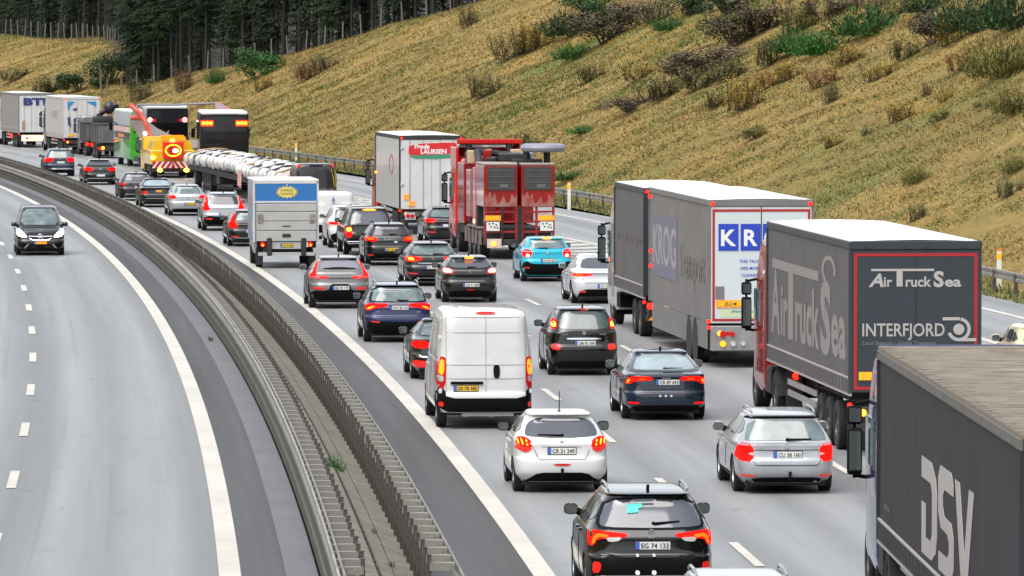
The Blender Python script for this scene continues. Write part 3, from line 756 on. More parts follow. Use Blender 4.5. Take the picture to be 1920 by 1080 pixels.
# dark blue liftback
car('dark blue liftback saloon with slim lamps just left of the tall grey lorry trailer', 'car', 1242, 784, dict(W=1.83, L=4.69, H=1.47, ov=1.0, wb=2.69, rad=.33, paint=P_dblue, zb=.50, belt=1.0, ygb=.30, deck=.42, ytop=1.35, spo=.0, wr=.60, yw=1.3, yt=2.2, hood=.9, n=6.5,
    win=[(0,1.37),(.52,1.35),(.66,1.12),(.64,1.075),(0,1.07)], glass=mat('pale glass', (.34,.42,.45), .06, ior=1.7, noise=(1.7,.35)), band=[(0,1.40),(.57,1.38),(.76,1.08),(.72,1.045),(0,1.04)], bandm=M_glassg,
    light=[[(.27,.90),(.35,.955),(.80,.96),(.86,.80),(.78,.79),(.68,.86),(.40,.865)]], core=[[(.42,.91),(.60,.915),(.60,.90),(.42,.895)],[(.74,.91),(.80,.90),(.82,.81),(.80,.81)]], corem=emis('orange strip core', (1,.15,.01), 2.2),
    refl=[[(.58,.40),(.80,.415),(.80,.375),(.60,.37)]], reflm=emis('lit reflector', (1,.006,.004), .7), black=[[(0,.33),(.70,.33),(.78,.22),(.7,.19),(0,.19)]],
    plate=(.03,.83,'CR 87 695','w'), seams=[[(-.60,.84),(-.50,.68),(.50,.68),(.60,.84)],[(-.8,.985),(.8,.985)]], mark=[('S K O D A',0,.905,.03,'c')], wiper=(.0,1.10,.40,1.11), badge=[[(x-.022,.56),(x+.022,.56),(x+.022,.515),(x-.022,.515)] for x in (-.14,-.02,.10)]))
# black small people carrier
car('black compact people carrier with a tall round rear window and chrome tailgate bar', 'car', 1091, 702, dict(W=1.73, L=4.08, H=1.67, ov=.72, wb=2.54, rad=.31, paint=P_black, zb=.62, belt=1.10, ygb=.10, ytop=.40, spo=.06, wr=.60, yw=.95, yt=1.9, hood=1.0, ng=5, wbelt=.96,
    win=[(0,1.57),(.46,1.55),(.60,1.36),(.60,1.19),(.52,1.14),(0,1.135)], glass=mat('green glass', (.05,.09,.08), .06, ior=1.7, noise=(2.8,.7)),
    light=[[(.64,1.38),(.74,1.40),(.78,1.14),(.65,1.14)]], core=[[(.66,1.30),(.74,1.31),(.755,1.19),(.665,1.19)]], corem=emis('yellow brake core', (1,.42,.03), 4.5),
    lens=[], refl=[[(.56,.76),(.74,.80),(.80,.66),(.60,.62)]], chrome=[[(-.42,.93),(.42,.93),(.42,.885),(-.42,.885)]], hbl=[[(-.12,1.625),(.12,1.625),(.12,1.60),(-.12,1.60)]],
    plate=(.03,.80,'CM 92 390','w'), emblem=(0,1.05,.055), mark=[('C3 HDi',-.46,1.0,.03,'c'),('PICASSO',.46,1.0,.03,'c')], seams=[[(-.78,.60),(.78,.60)]], black=[[(0,.36),(.74,.36),(.7,.19),(0,.19)]], mirror=P_graph))
# blue crossover
car('violet blue crossover with roof rails to the left of the white panel van', 'car', 744, 640, dict(W=1.86, L=4.48, H=1.60, ov=.86, wb=2.68, rad=.35, paint=P_violet, zb=.60, belt=1.08, ygb=.20, ytop=.62, spo=.15, wr=.62, yw=1.2, yt=1.95, zf=.23,
    win=[(0,1.50),(.60,1.48),(.72,1.17),(.69,1.12),(0,1.11)], band=[(0,1.53),(.64,1.51),(.78,1.17),(.74,1.10),(0,1.09)], glass=M_glassc,
    light=[[(.27,1.04),(.34,1.06),(.86,1.06),(.88,.90),(.78,.88),(.60,.95),(.34,.96)]], core=[[(.60,.99),(.78,.97),(.84,.92),(.80,.90)]], corem=emis('orange strip core', (1,.15,.01), 2.2), lightm=emis('strong tail lamp', (1,.004,.003), 1.3),
    plate=(.02,.95,'CW 30 121','w'), emblem=(0,1.085,.035), black=[[(0,.56),(.80,.60),(.86,.44),(.80,.24),(0,.24)]], refl=[[(.50,.575),(.74,.60),(.74,.565),(.50,.545)]], mark=[('Q3',-.55,.83,.035,'c'),('quattro',.55,.83,.03,'c')], seams=[[(-.85,.72),(.85,.72)]], wiper=(.0,1.14,.28,1.15), rails=True))
# grey coupe crossover
def c40_extra(root, bvh, c, add):
    add('roof_wing', [[(-.56,1.49),(-.30,1.49),(-.32,1.455),(-.54,1.45)], [(.56,1.49),(.30,1.49),(.32,1.455),(.54,1.45)], [(-.50,1.225),(0,1.26),(.50,1.225),(.50,1.195),(-.50,1.195)]], M_plastic, off=.014)
car('grey coupe crossover with a two piece roof wing in front of the violet blue one', 'car', 635, 577, dict(W=1.87, L=4.44, H=1.59, ov=.88, wb=2.70, rad=.36, paint=P_grey, zf=.24, zb=.64, belt=1.10, ygb=.30, ytop=.80, spo=.10, wr=.58, yw=1.2, yt=2.0, n=6,
    win=[(0,1.46),(.50,1.45),(.60,1.24),(.58,1.20),(0,1.215)], glass=mat('mauve glass', (.20,.20,.24), .06, ior=1.7), 
    light=[[(.62,1.46),(.65,1.46),(.79,1.14),(.89,1.04),(.89,.94),(.36,.93),(.36,.985),(.70,1.0),(.735,1.10)]], lightm=emis('strong tail lamp', (1,.004,.003), 1.3),
    plate=(.02,.645,'EB 70 179','w'), black=[[(0,.76),(.30,.76),(.34,.56),(.88,.56),(.86,.26),(0,.26)]], refl=[[(.46,.66),(.82,.67),(.80,.60),(.48,.60)]], seams=[[(-.5,.93),(.5,.93)]], extra=c40_extra, clad=True))
# dark hatch with lit brakes
car('dark brown hatchback with lit brake lamps between the grey crossover and the turquoise car', 'car', 879, 566, dict(W=1.745, L=4.06, H=1.46, ov=.72, wb=2.54, rad=.33, paint=P_brown, zb=.56, belt=1.02, ygb=.24, ytop=.66, spo=.15, wr=.58, yw=1.15, yt=1.85,
    win=[(0,1.37),(.48,1.36),(.62,1.20),(.60,1.10),(.4,1.075),(0,1.07)], glass=M_glassg,
    light=[[(.52,.90),(.56,1.05),(.80,1.08),(.82,.92)]], core=[[(.56,.93),(.60,1.03),(.79,1.05),(.79,.94)]], corem=emis('white hot brake core', (1,.55,.35), 5), hbl=[[(-.14,1.42),(.14,1.42),(.14,1.37),(-.14,1.37)]], hblm=M_hot,
    plate=(.02,.56,'CZ 41 608','w'), emblem=(0,1.005,.03), black=[[(0,.86),(.50,.88),(.50,.80),(0,.78)],[(0,.40),(.70,.36),(.62,.2),(0,.2)]], fog=[[(-.12,.42),(.12,.42),(.10,.385),(-.10,.385)]], wiper=(-.05,1.10,.2,1.11)))
# dark estate with chrome
car('black hatchback with bright chrome trim partly hidden by the brown one', 'car', 808, 535, dict(W=1.83, L=4.5, H=1.47, ov=.92, wb=2.65, rad=.33, paint=P_graph, zb=.55, belt=1.0, ygb=.22, ytop=.66, spo=.14, wr=.60, yw=1.25, yt=2.0,
    win=[(0,1.36),(.56,1.34),(.68,1.12),(.62,1.05),(0,1.04)], glass=M_glassc, light=[[(.32,.90),(.45,.98),(.86,1.0),(.88,.84),(.60,.82)]], core=[[(.60,.86),(.66,.96),(.80,.96),(.80,.87)]], 
    plate=(.0,.64,'CL 18 277','w'), emblem=(0,.93,.05), chrome=[[(-.5,.78),(.5,.78),(.5,.765),(-.5,.765)],[(-.56,.30),(.56,.30),(.56,.275),(-.56,.275)]], black=[[(0,.36),(.7,.36),(.64,.2),(0,.2)]], rails=False, exh=(.5,.27), refl=[[(.5,.45),(.8,.46),(.8,.42),(.5,.41)]], wiper=(.05,1.07,.38,1.08)))
# turquoise hatch
car('turquoise hatchback with round lit lamps and black bumper beside the red crane lorry', 'car', 1023, 527, dict(W=1.75, L=4.0, H=1.52, ov=.74, wb=2.54, rad=.33, paint=P_cyan, zb=.62, belt=1.08, ygb=.14, ytop=.48, spo=.10, wr=.60, yw=1.1, yt=1.85,
    win=[(0,1.42),(.52,1.40),(.62,1.22),(.58,1.13),(0,1.12)], glass=M_glassc,
    light=[[(.50,.96),(.56,1.09),(.74,1.11),(.84,1.0),(.80,.84),(.62,.83)]], core=[[(.60,.93),(.70,.95),(.72,.86),(.62,.86)]], corem=emis('white hot brake core', (1,.55,.35), 5), hbl=[[(-.16,1.50),(.16,1.50),(.16,1.445),(-.16,1.445)]], hblm=M_hot,
    plate=(.03,.72,'CS 66 052','w'), emblem=(0,.98,.05), black=[[(0,.60),(.56,.62),(.70,.72),(.84,.60),(.82,.24),(0,.24)]], refl=[[(.6,.5),(.76,.51),(.76,.47),(.6,.46)]], wiper=(-.02,1.14,-.34,1.15), mirror=M_plastic))
# white coupe crossover
car('white coupe crossover half hidden by the cab of the long grey lorry', 'car', 1124, 568, dict(W=1.83, L=4.6, H=1.53, ov=.85, wb=2.77, rad=.35, paint=paint('pearl', (.62,.64,.67), .1, .35, .08), zb=.60, belt=1.02, ygb=.30, deck=.30, ytop=1.15, spo=.0, wr=.58, yw=1.25, yt=2.1,
    win=[(0,1.41),(.50,1.39),(.64,1.14),(.60,1.10),(0,1.09)], glass=M_glassg, light=[[(.26,.90),(.34,.94),(.86,.96),(.88,.87),(.60,.86)]], core=[[(.58,.88),(.60,.93),(.80,.94),(.80,.89)]], corem=emis('amber red core', (1,.07,.005), 1.8),
    plate=(.12,.56,'CY 15 330','w'), black=[[(0,.46),(.60,.46),(.74,.30),(.7,.22),(0,.22)]], refl=[[(.5,.41),(.72,.415),(.70,.37),(.5,.36)]], chrome=[[(-.5,.235),(.5,.235),(.5,.215),(-.5,.215)]], seams=[[(-.6,.80),(-.5,.66),(.5,.66),(.6,.80)]]))
# black, yellow plate
car('black small crossover with a bright yellow number plate behind the pickup', 'car', 729, 497, dict(W=1.79, L=4.24, H=1.55, ov=.80, wb=2.65, rad=.33, paint=P_graph, zb=.58, belt=1.05, ygb=.20, ytop=.58, spo=.14, wr=.60, yw=1.15, yt=1.9, zf=.22,
    win=[(0,1.45),(.56,1.43),(.68,1.16),(.62,1.11),(0,1.10)], glass=M_glass, light=[[(.46,.92),(.52,1.03),(.84,1.06),(.86,.92),(.64,.89)]], core=[[(.56,.95),(.60,1.0),(.80,1.02),(.80,.94)]], corem=emis('amber red core', (1,.07,.005), 1.8),
    plate=(.04,.60,'DT 20 411','y'), mark=[('K A M I Q',-.02,.93,.07,'c')], badge=[[(.14,.90),(.26,.90),(.26,.83),(.14,.83)]], refl=[[(.60,.42),(.80,.43),(.80,.38),(.62,.37)]], black=[[(0,.45),(.78,.45),(.72,.23),(0,.23)]], chrome=[[(-.6,.285),(.6,.285),(.6,.265),(-.6,.265)]], wiper=(.0,1.14,.26,1.15), rails=True, railm=M_plastic))
# white SUV
car('white off roader squeezed between the box van and the grey pickup', 'car', 657, 464, dict(W=1.84, L=4.5, H=1.68, ov=.85, wb=2.65, rad=.36, paint=P_white, zb=.64, belt=1.12, ygb=.14, ytop=.36, spo=.08, wr=.64, yw=1.1, yt=1.75, zf=.26,
    win=[(0,1.58),(.58,1.56),(.68,1.20),(.62,1.15),(0,1.14)], light=[[(.50,1.02),(.86,1.05),(.88,.93),(.56,.92)]], lightm=emis('dim tail lamp', (1,.006,.004), .7), plate=(.0,.8,'DH 33 604','w'), black=[[(0,.6),(.84,.6),(.8,.26),(0,.26)]]))
# small far cars of the left lane
car('black estate with tall corner lamps peeping out behind the blue topped box van', 'car', 469, 461, dict(W=1.86, L=4.7, H=1.46, ov=1.0, wb=2.8, rad=.34, paint=P_brown, zb=.55, belt=1.0, ygb=.20, ytop=.55, spo=.12, wr=.61, yw=1.3, yt=2.1,
    win=[(0,1.34),(.52,1.33),(.60,1.06),(.58,1.03),(0,1.02)], glass=M_glassc, light=[[(.62,1.30),(.68,1.30),(.80,1.02),(.89,.94),(.86,.72),(.52,.76),(.60,.94),(.66,1.02)]], lightm=emis('strong tail lamp', (1,.004,.003), 1.3), plate=(0,.62,'CN 70 518','w'), refl=[[(.5,.42),(.8,.43),(.8,.39),(.5,.38)]], chrome=[[(-.7,.36),(.7,.36),(.7,.345),(-.7,.345)]], mirror=P_brown))
car('silver crossover with tall red corner lamps and black lower bumper', 'car', 418, 432, dict(W=1.87, L=4.43, H=1.65, ov=.86, wb=2.70, rad=.36, paint=P_silver, zf=.24, zb=.62, belt=1.12, ygb=.18, ytop=.50, spo=.12, wr=.62, yw=1.2, yt=1.9,
    win=[(0,1.52),(.56,1.50),(.62,1.18),(.60,1.14),(0,1.13)], glass=M_glass, light=[[(.66,1.48),(.72,1.48),(.84,1.16),(.90,1.02),(.88,.88),(.58,.90),(.64,1.06),(.68,1.14)]], lightm=emis('strong tail lamp', (1,.004,.003), 1.3),
    plate=(.04,.72,'CP 55 920','w'), black=[[(0,.62),(.86,.66),(.84,.26),(0,.26)]], refl=[[(.5,.55),(.8,.56),(.8,.50),(.5,.49)]], rails=True))
car('silver hatchback with a yellow number plate in the left queue', 'car', 350, 404, dict(W=1.77, L=4.26, H=1.46, ov=.85, wb=2.61, rad=.31, paint=P_silver, zb=.54, belt=1.0, ygb=.16, ytop=.52, spo=.08, wr=.57, yw=1.1, yt=1.9, ng=5,
    win=[(0,1.36),(.48,1.34),(.62,1.10),(.58,1.05),(0,1.02)], glass=M_glassc, light=[[(.50,.86),(.60,.96),(.84,1.0),(.86,.84),(.66,.80)]], lightm=emis('dim tail lamp', (1,.006,.004), .7), plate=(.10,.56,'DA 90 144','y', ), emblem=(0,.86,.06), seams=[[(-.6,.74),(.6,.74)]], black=[[(0,.34),(.74,.34),(.68,.2),(0,.2)]], mirror=P_black))
car('old black saloon with a pale rear window and an orange plate', 'car', 294, 388, dict(W=1.76, L=4.75, H=1.42, ov=1.05, wb=2.68, rad=.31, paint=P_brown, zb=.52, belt=.98, ygb=.3, deck=.75, ytop=1.45, spo=0, wr=.58, yw=1.4, yt=2.3, n=8,
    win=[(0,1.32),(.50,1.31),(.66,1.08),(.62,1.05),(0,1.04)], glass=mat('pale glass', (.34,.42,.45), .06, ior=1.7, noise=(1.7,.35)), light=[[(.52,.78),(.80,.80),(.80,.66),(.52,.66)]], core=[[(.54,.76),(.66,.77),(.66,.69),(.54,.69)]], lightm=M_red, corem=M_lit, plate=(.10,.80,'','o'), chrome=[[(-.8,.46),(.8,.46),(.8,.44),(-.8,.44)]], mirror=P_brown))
car('dark grey hatchback ahead of the old black saloon', 'car', 255, 376, dict(W=1.80, L=4.3, H=1.46, ov=.84, wb=2.63, rad=.32, paint=P_dgrey, zb=.55, belt=1.0, ygb=.16, ytop=.5, spo=.1, wr=.60,
    win=[(0,1.36),(.54,1.34),(.66,1.08),(.62,1.04),(0,1.03)], glass=M_glassg, light=[[(.50,.88),(.84,.95),(.86,.80),(.58,.78)]], lightm=M_red, plate=(.1,.72,'','w'), chrome=[[(-.6,.36),(.6,.36),(.6,.34),(-.6,.34)]], mirror=P_dgrey))
car('black fastback with two broad bright red lamps and a pale plate low on its bumper', 'car', 186, 346, dict(W=1.86, L=4.78, H=1.46, ov=1.1, wb=2.8, rad=.33, paint=P_black, zb=.52, belt=1.0, ygb=.2, ytop=.8, spo=.12, wr=.58, yw=1.3, yt=2.1,
    win=[(0,1.36),(.52,1.34),(.62,1.14),(.58,1.11),(0,1.10)], glass=M_glassg, light=[[(.38,.84),(.46,.96),(.86,1.0),(.89,.82),(.6,.78)]], lightm=emis('strong tail lamp', (1,.004,.003), 1.3), plate=(0,.54,'','w'), emblem=(0,.90,.06), chrome=[[(-.75,.39),(.75,.39),(.75,.365),(-.75,.365)]], mirror=P_black))
car('dark blue crossover at the head of the left lane beside the white semitrailer', 'car', 111, 330, dict(W=1.85, L=4.5, H=1.66, ov=.88, wb=2.68, rad=.35, paint=P_navy, zb=.6, belt=1.1, ygb=.14, ytop=.46, spo=.1, wr=.63, zf=.24,
    win=[(0,1.55),(.58,1.53),(.70,1.16),(.66,1.12),(0,1.11)], glass=M_glassc, light=[[(.38,1.02),(.46,1.10),(.88,1.10),(.90,.88),(.5,.88)]], lightm=emis('strong tail lamp', (1,.004,.003), 1.3), plate=(.02,.84,'','w'), emblem=(0,1.05,.05), chrome=[[(-.7,.50),(.7,.50),(.75,.42),(-.75,.42)]], black=[[(0,.38),(.8,.38),(.75,.25),(0,.25)]], mirror=P_navy))
car('brown black saloon half hidden behind the left side of the white panel van', 'car', 838, 709, dict(W=1.82, L=4.7, H=1.44, ov=1.05, wb=2.75, rad=.33, paint=P_brown, zb=.52, belt=1.0, ygb=.3, deck=.62, ytop=1.5, spo=0, wr=.58, yw=1.4, yt=2.3,
    win=[(0,1.34),(.50,1.33),(.66,1.08),(.62,1.05),(0,1.04)], glass=M_glassc, light=[[(.42,.84),(.5,.94),(.86,.97),(.88,.80),(.6,.76)]], plate=(0,.75,'CJ 24 873','w'), refl=[[(.5,.46),(.86,.50),(.86,.32),(.5,.32)]], chrome=[[(-.8,.62),(-.5,.62),(-.5,.55),(-.8,.55)],[(.8,.62),(.5,.62),(.5,.55),(.8,.55)]], mirror=P_brown))
car('dark estate glimpsed between the white box lorry and the red crane lorry', 'car', 836, 455, dict(W=1.83, L=4.6, H=1.48, ov=.95, wb=2.7, rad=.33, paint=P_dgrey, zb=.55, belt=1.0, ygb=.2, ytop=.7, spo=.1, wr=.6,
    win=[(0,1.36),(.55,1.34),(.67,1.1),(.62,1.06),(0,1.05)], glass=M_glassc, light=[[(.45,.86),(.5,.98),(.86,1.0),(.88,.84)]], lightm=emis('dim tail lamp', (1,.006,.004), .7), refl=[[(.5,.48),(.8,.49),(.8,.44),(.5,.43)]], plate=(0,.72,'','w')))
car('silver car whose roof alone shows under the black crossover', 'car', 1391, 1299, dict(W=1.80, L=4.3, H=1.49, ov=.80, wb=2.63, rad=.32, paint=P_lsilver, zb=.55, belt=1.0, ygb=.18, ytop=.55, spo=.12, wr=.62,
    win=[(0,1.38),(.54,1.36),(.66,1.1),(.6,1.06),(0,1.05)], light=[[(.5,.9),(.85,.95),(.86,.8),(.55,.78)]], plate=(0,.7,'CT 39 215','w'), rails=True, fin=False))
car('cream coloured car on the slip road at the right edge beside the dark lorry', 'car', 1962, 727, dict(W=1.76, L=4.2, H=1.50, ov=.8, wb=2.55, rad=.32, paint=P_cream, zb=.55, belt=1.02, ygb=.14, ytop=.42, spo=.06, wr=.70, ng=5,
    win=[(0,1.40),(.52,1.38),(.64,1.14),(.60,1.10),(0,1.09)], glass=M_glassg, light=[[(.6,.9),(.82,.95),(.84,.75),(.62,.73)]], plate=(0,.7,'CE 27 460','w'), fin=False))

# ---------------------------------------------------------------- grey pickup with hard top
def pick_extra(root, bvh, c, add):
    g = G(); g.box(-.86,.86,-1.36,-1.16,.44,.56,bev=.03); obj('step_bumper', g, M_chrome, root)
    g = G(); g.box(-.80,.80,-1.30,-1.10,.60,.64); obj('tailgate_step', g, M_plastic, root)
    for s in (-1, 1):
        g = G(); g.box(s*.78-.14, s*.78+.14, -.42, -.40, .14, .50); obj('mud_flap', g, M_plastic, root)
car('dark grey pickup with a hard top and a glowing roof brake lamp', 'pickup truck', 689, 477, dict(W=1.90, L=5.3, H=1.83, ov=1.22, wb=3.1, rad=.38, paint=P_dgrey, zf=.42, zb=.75, belt=1.18, ygb=.08, ytop=.34, spo=.05, wr=.70, yw=1.5, yt=2.2, n=9, ng=7, hood=1.08,
    win=[(0,1.68),(.62,1.66),(.74,1.22),(.70,1.18),(0,1.17)], glass=M_glassg, light=[[(.68,1.10),(.88,1.10),(.90,.70),(.68,.70)]], core=[[(.70,1.06),(.85,1.06),(.86,.92),(.70,.92)]], corem=emis('yellow brake core', (1,.42,.03), 4.5), hbl=[[(-.26,1.77),(.26,1.77),(.26,1.70),(-.26,1.70)]], hblm=M_hot, plate=(.06,.52,'CV 61 208','w'), rails=True, fin=False, extra=pick_extra), name='pickup_truck')

# ---------------------------------------------------------------- vans
def van_rows(W, L, H, zbelt=1.35, wr=.86, nose=1.1, roofy=1.9):
    w = W/2
    return {'L': L, 'r': [(.34,.16,.2,w*.93,9),(.42,.05,.06,w*.975,9),(.60,0,0,w,9),(.74,.01,.04,w,9),(.80,.05,.12,w*.995,10),(1.0,.05,.30,w*.995,10),(zbelt,.07,nose,w*.985,10),(zbelt+.25,.085,nose+.25,w*.97,9),(H-.45,.11,roofy-.25,w*wr*1.06,9),(H-.2,.13,roofy,w*wr*1.02,8),(H-.09,.17,roofy+.15,w*wr*.97,7),(H-.03,.30,roofy+.4,w*wr*.86,6),(H,.75,roofy+.9,w*wr*.6,5)]}
def van_extra(root, bvh, c, add):
    g = G()
    for s in (-1, 1):
        for z in (1.92, .80):
            h = bvh.ray_cast(Vector((s*.93, -20, z)), Vector((0,1,0))); y = h[0].y if h[0] else -c['ov']
            g.box(s*.93-.06, s*.93+.06, y-.03, y+.05, z-.045, z+.045, bev=.015)
    obj_split('door_hinge', g, P_white if c['paint'] == P_white else M_plastic, root)
    add('door_latch', [[(.17,1.36),(.28,1.36),(.30,1.24),(.28,1.08),(.17,1.08),(.155,1.24)]], M_plastic, off=.02, rnd=2, st=.05)
    add('plate_lamp_bar', [[(-.74,1.01),(-.06,1.01),(-.06,.955),(-.74,.955)]], M_plastic, off=.03, rnd=0, st=.2)
    add('side_step', [[(-.60,.62),(-.6,.38),(.0-.42,.38),(-.42,.62)]], M_plastic, 'left', rnd=0)
    g = G()
    for x in (-.42, .12): g.cyl((x,-.7,.30),(x,.4,.30),.06,n=8)
    g.box(-.5,.6,-.75,-.72,.27,.33); obj('exhaust_and_frame', g, M_alu, root)
    sg = G()
    for ax in ('left', 'right'):
        seam(sg, bvh, [(-.5,1.42),(3.3,1.42)], .03, ax); seam(sg, bvh, [(1.2,.6),(1.2,2.1),(2.6,2.1),(2.6,.6)], .02, ax)
    obj('side_crease', sg, mat('van crease', (.45,.45,.45), .5), root)
car('big white panel van with closed barn doors and a yellow number plate', 'van', 906, 800, dict(rows=van_rows(2.05, 6.0, 2.52), W=2.05, L=6.0, H=2.52, ov=.98, wb=4.03, rad=.35, paint=P_white, zf=.34, belt=1.35, yw=1.45, yt=2.1, wr=.80, doory=[3.0,4.2], fin=False,
    light=[[(.83,1.50),(.90,1.54),(1.02,1.50),(1.02,.86),(.85,.86)]], lightm=M_red, core=[[(.86,1.46),(.93,1.49),(.98,1.2),(.91,1.14),(.87,1.2)]], corem=emis('orange strip core', (1,.15,.01), 2.2), lens=[[(.88,1.13),(1.0,1.15),(1.0,1.02),(.88,1.0)]],
    gap=M_wgap, hbl=[[(-.20,2.465),(.20,2.465),(.20,2.41),(-.20,2.41)]], plate=(-.42,.87,'DS 78 380','y'), black=[[(0,.66),(.83,.66),(.86,.86),(1.02,.86),(1.02,.37),(0,.37)]], refl=[[(.88,.58),(.97,.58),(.97,.48),(.88,.48)]],
    seams=[[(0,2.38),(0,.66)],[(-.83,2.36),(.83,2.36)],[(-.83,2.36),(-.84,.66)],[(.83,2.36),(.84,.66)],[(-.82,2.04),(.82,2.04)],[(-.83,1.36),(.83,1.36)],[(-.83,1.07),(.83,1.07)]], side=[[(3.6,1.42),(4.45,1.42),(4.2,2.1),(3.6,2.1)]], extra=van_extra, mirror=M_plastic), name='van')
def wv_extra(root, bvh, c, add):
    g = G(); y = -c['ov']-.01
    g.text('POWER GROUP', .06, (0,y,1.42), (1,0,0), (0,0,1), depth=.0); g.prism([(-.03,1.56),(.03,1.56),(.06,1.62),(0,1.72),(-.06,1.62)], y-.004, y+.08, 'y'); obj('van_sign', g, mat('blue ink', (.10,.14,.4), .5), root)
car('white delivery van with a small blue emblem on its rear doors', 'van', 622, 447, dict(rows=van_rows(1.95, 4.9, 1.96, 1.15, .88, .95, 1.5), W=1.95, L=4.9, H=1.96, ov=.9, wb=3.0, rad=.33, paint=P_white, zf=.3, belt=1.15, yw=1.1, yt=1.6, wr=.78, fin=False, doory=[2.1,3.1],
    light=[[(.80,1.0),(.94,1.02),(.95,.62),(.82,.60)]], lightm=emis('dim tail lamp', (1,.006,.004), .7), core=[[(.82,.78),(.92,.79),(.92,.64),(.84,.64)]], corem=M_hotw, plate=(.05,1.10,'','y'), black=[[(0,.6),(.93,.6),(.93,.34),(0,.34)]], seams=[[(0,1.80),(0,.6)]], side=[[(2.6,1.2),(3.3,1.2),(3.0,1.7),(2.6,1.7)]], extra=wv_extra), name='van')
def dv_extra(root, bvh, c, add):
    g = G(); g.text('HORNSBY.DK', .13, (.25,-c['ov']-.0,1.30), (1,0,0), (0,0,1), depth=.0); g.text('KOLDING', .08, (.2,-c['ov']-.0,1.14), (1,0,0), (0,0,1), depth=.0); obj('van_sign', g, mat('grey ink', (.3,.3,.3), .5), root)
    add('yellow_flank', [[(-.8,.55),(4.4,.55),(4.4,1.5),(2,2.1),(-.8,2.3)]], mat('yellow wrap', (.75,.50,.02), .4, coat=.5), 'right', off=.008, rnd=0, st=.3)
    add('yellow_corner', [[(.90,2.1),(1.02,1.4),(1.02,.9),(.94,.9),(.89,1.7)]], mat('yellow wrap', (.75,.50,.02), .4, coat=.5), 'rear', off=.008, rnd=0, st=.1)
    for s in (-1, 1):
        add('roof_lamp', [[(s*.70,2.50),(s*.82,2.50),(s*.82,2.40),(s*.70,2.40)]], emis('dim tail lamp', (1,.006,.004), .7), off=.02)
car('dark grey high roof van with a yellow flank just behind the long white load', 'van', 590, 411, dict(rows=van_rows(2.02, 5.9, 2.58), W=2.02, L=5.9, H=2.58, ov=.95, wb=3.9, rad=.34, paint=paint('slate', (.025,.025,.028), .1, .45), zf=.34, belt=1.35, yw=1.45, yt=2.1, wr=.80, doory=[3.0,4.2], fin=False,
    light=[[(.90,1.0),(1.0,1.0),(1.0,.75),(.9,.75)]], lightm=emis('dim tail lamp', (1,.006,.004), .7), hbl=[[(-.32,2.50),(.32,2.50),(.32,2.42),(-.32,2.42)]], hblm=M_plastic, plate=(-.4,.9,'','y'), seams=[[(0,2.4),(0,.6)],[(-.83,1.75),(.83,1.75)],[(-.83,2.32),(.83,2.32)]], black=[[(0,.66),(1.0,.66),(1.0,.36),(0,.36)]], side=[[(3.6,1.42),(4.45,1.42),(4.2,2.1),(3.6,2.1)]], extra=dv_extra), name='van')

# ---------------------------------------------------------------- oncoming people carrier with headlamps on
def minivan():
    c = dict(W=1.93, L=5.1, H=1.90, ov=.95, wb=3.2, rad=.34, paint=P_graph, zf=.20, zb=.50, belt=1.12, ygb=.08, ytop=.35, spo=.05, wr=.70, yw=1.05, yt=2.0, hood=1.02, fin=False, fglass=M_glassc)
    root = car('dark people carrier with headlamps on, driving towards the viewer on the emptier carriageway', 'minivan', 75, 478, c, name='minivan')
    bvh = bvh_of([o for o in root.children if o.name.startswith('body')][0].data)
    def add(nm, polys, m, off=.006, rnd=1, st=.07, par=None):
        g = G()
        for p in polys: patch(g, bvh, p, 'front', off, rnd, st)
        return obj(nm, g, m, par or root, 40)
    for s in (-1, 1):
        f = (lambda p: p) if s > 0 else mir
        hl = add('headlight', [f([(.52,.72),(.56,.80),(.80,1.02),(.90,1.04),(.92,.86),(.80,.74)])], M_whitelamp, .012)
        add('air_intake', [f([(.50,.50),(.88,.52),(.88,.32),(.60,.32)])], M_plastic)
        add('chrome_blade', [f([(.46,.44),(.60,.30),(.66,.30),(.50,.46)])], M_silverl, .02, 0)
    add('grille', [sym([(0,.82),(.50,.84),(.42,.66),(.30,.60),(0,.585)])], M_plastic, .008)
    add('grille_bar', [sym([(0,.77),(.46,.78),(.46,.74),(0,.725)]), sym([(0,.62),(.30,.63),(.44,.70),(.46,.68),(.32,.595),(0,.575)])], M_silverl, .022, 0)
    add('lower_intake', [sym([(0,.44),(.44,.44),(.50,.30),(0,.29)])], M_plastic)
    h = bvh.ray_cast(Vector((0,20,.73)), Vector((0,-1,0)))[0]
    g = G(); b = bmesh.new(); bmesh.ops.create_circle(b, segments=24, radius=.11)
    for k in range(24):
        a0, a1 = 2*math.pi*k/24, 2*math.pi*(k+1)/24
        g.cyl((math.cos(a0)*.11, h.y+.035, .73+math.sin(a0)*.11), (math.cos(a1)*.11, h.y+.035, .73+math.sin(a1)*.11), .012, n=5)
    b.free()
    for k in range(3):
        a = math.pi/2+k*2*math.pi/3; g.add([(math.cos(a)*.105, h.y+.035, .73+math.sin(a)*.105), (math.cos(a+1.05)*.025, h.y+.04, .73+math.sin(a+1.05)*.025), (math.cos(a-1.05)*.025, h.y+.04, .73+math.sin(a-1.05)*.025), (0, h.y+.05, .73)], [(0,1,3),(0,3,2)])
    obj('star_emblem', g, M_chrome, root)
    hb = bvh.ray_cast(Vector((0,20,.98)), Vector((0,-1,0)))[0]; g = G(); g.cyl((0,hb.y,.97),(0,hb.y+.01,1.03),.03,n=10); obj('bonnet_badge', g, M_silverl, root)
    h = bvh.ray_cast(Vector((0,20,.5)), Vector((0,-1,0)))[0]
    plate(root, 0, h.y+.012, .51, '', 'o', face=1)
    p = at(75, 478); th = -math.atan(slope(p.y))
    root.rotation_euler = (0, 0, th+math.pi); hd = Vector((-math.sin(th), math.cos(th), 0))
    root.location = p + hd*3.2; k = 92*p.y/FPX/1.93; root.scale = (k,k,k)
minivan()
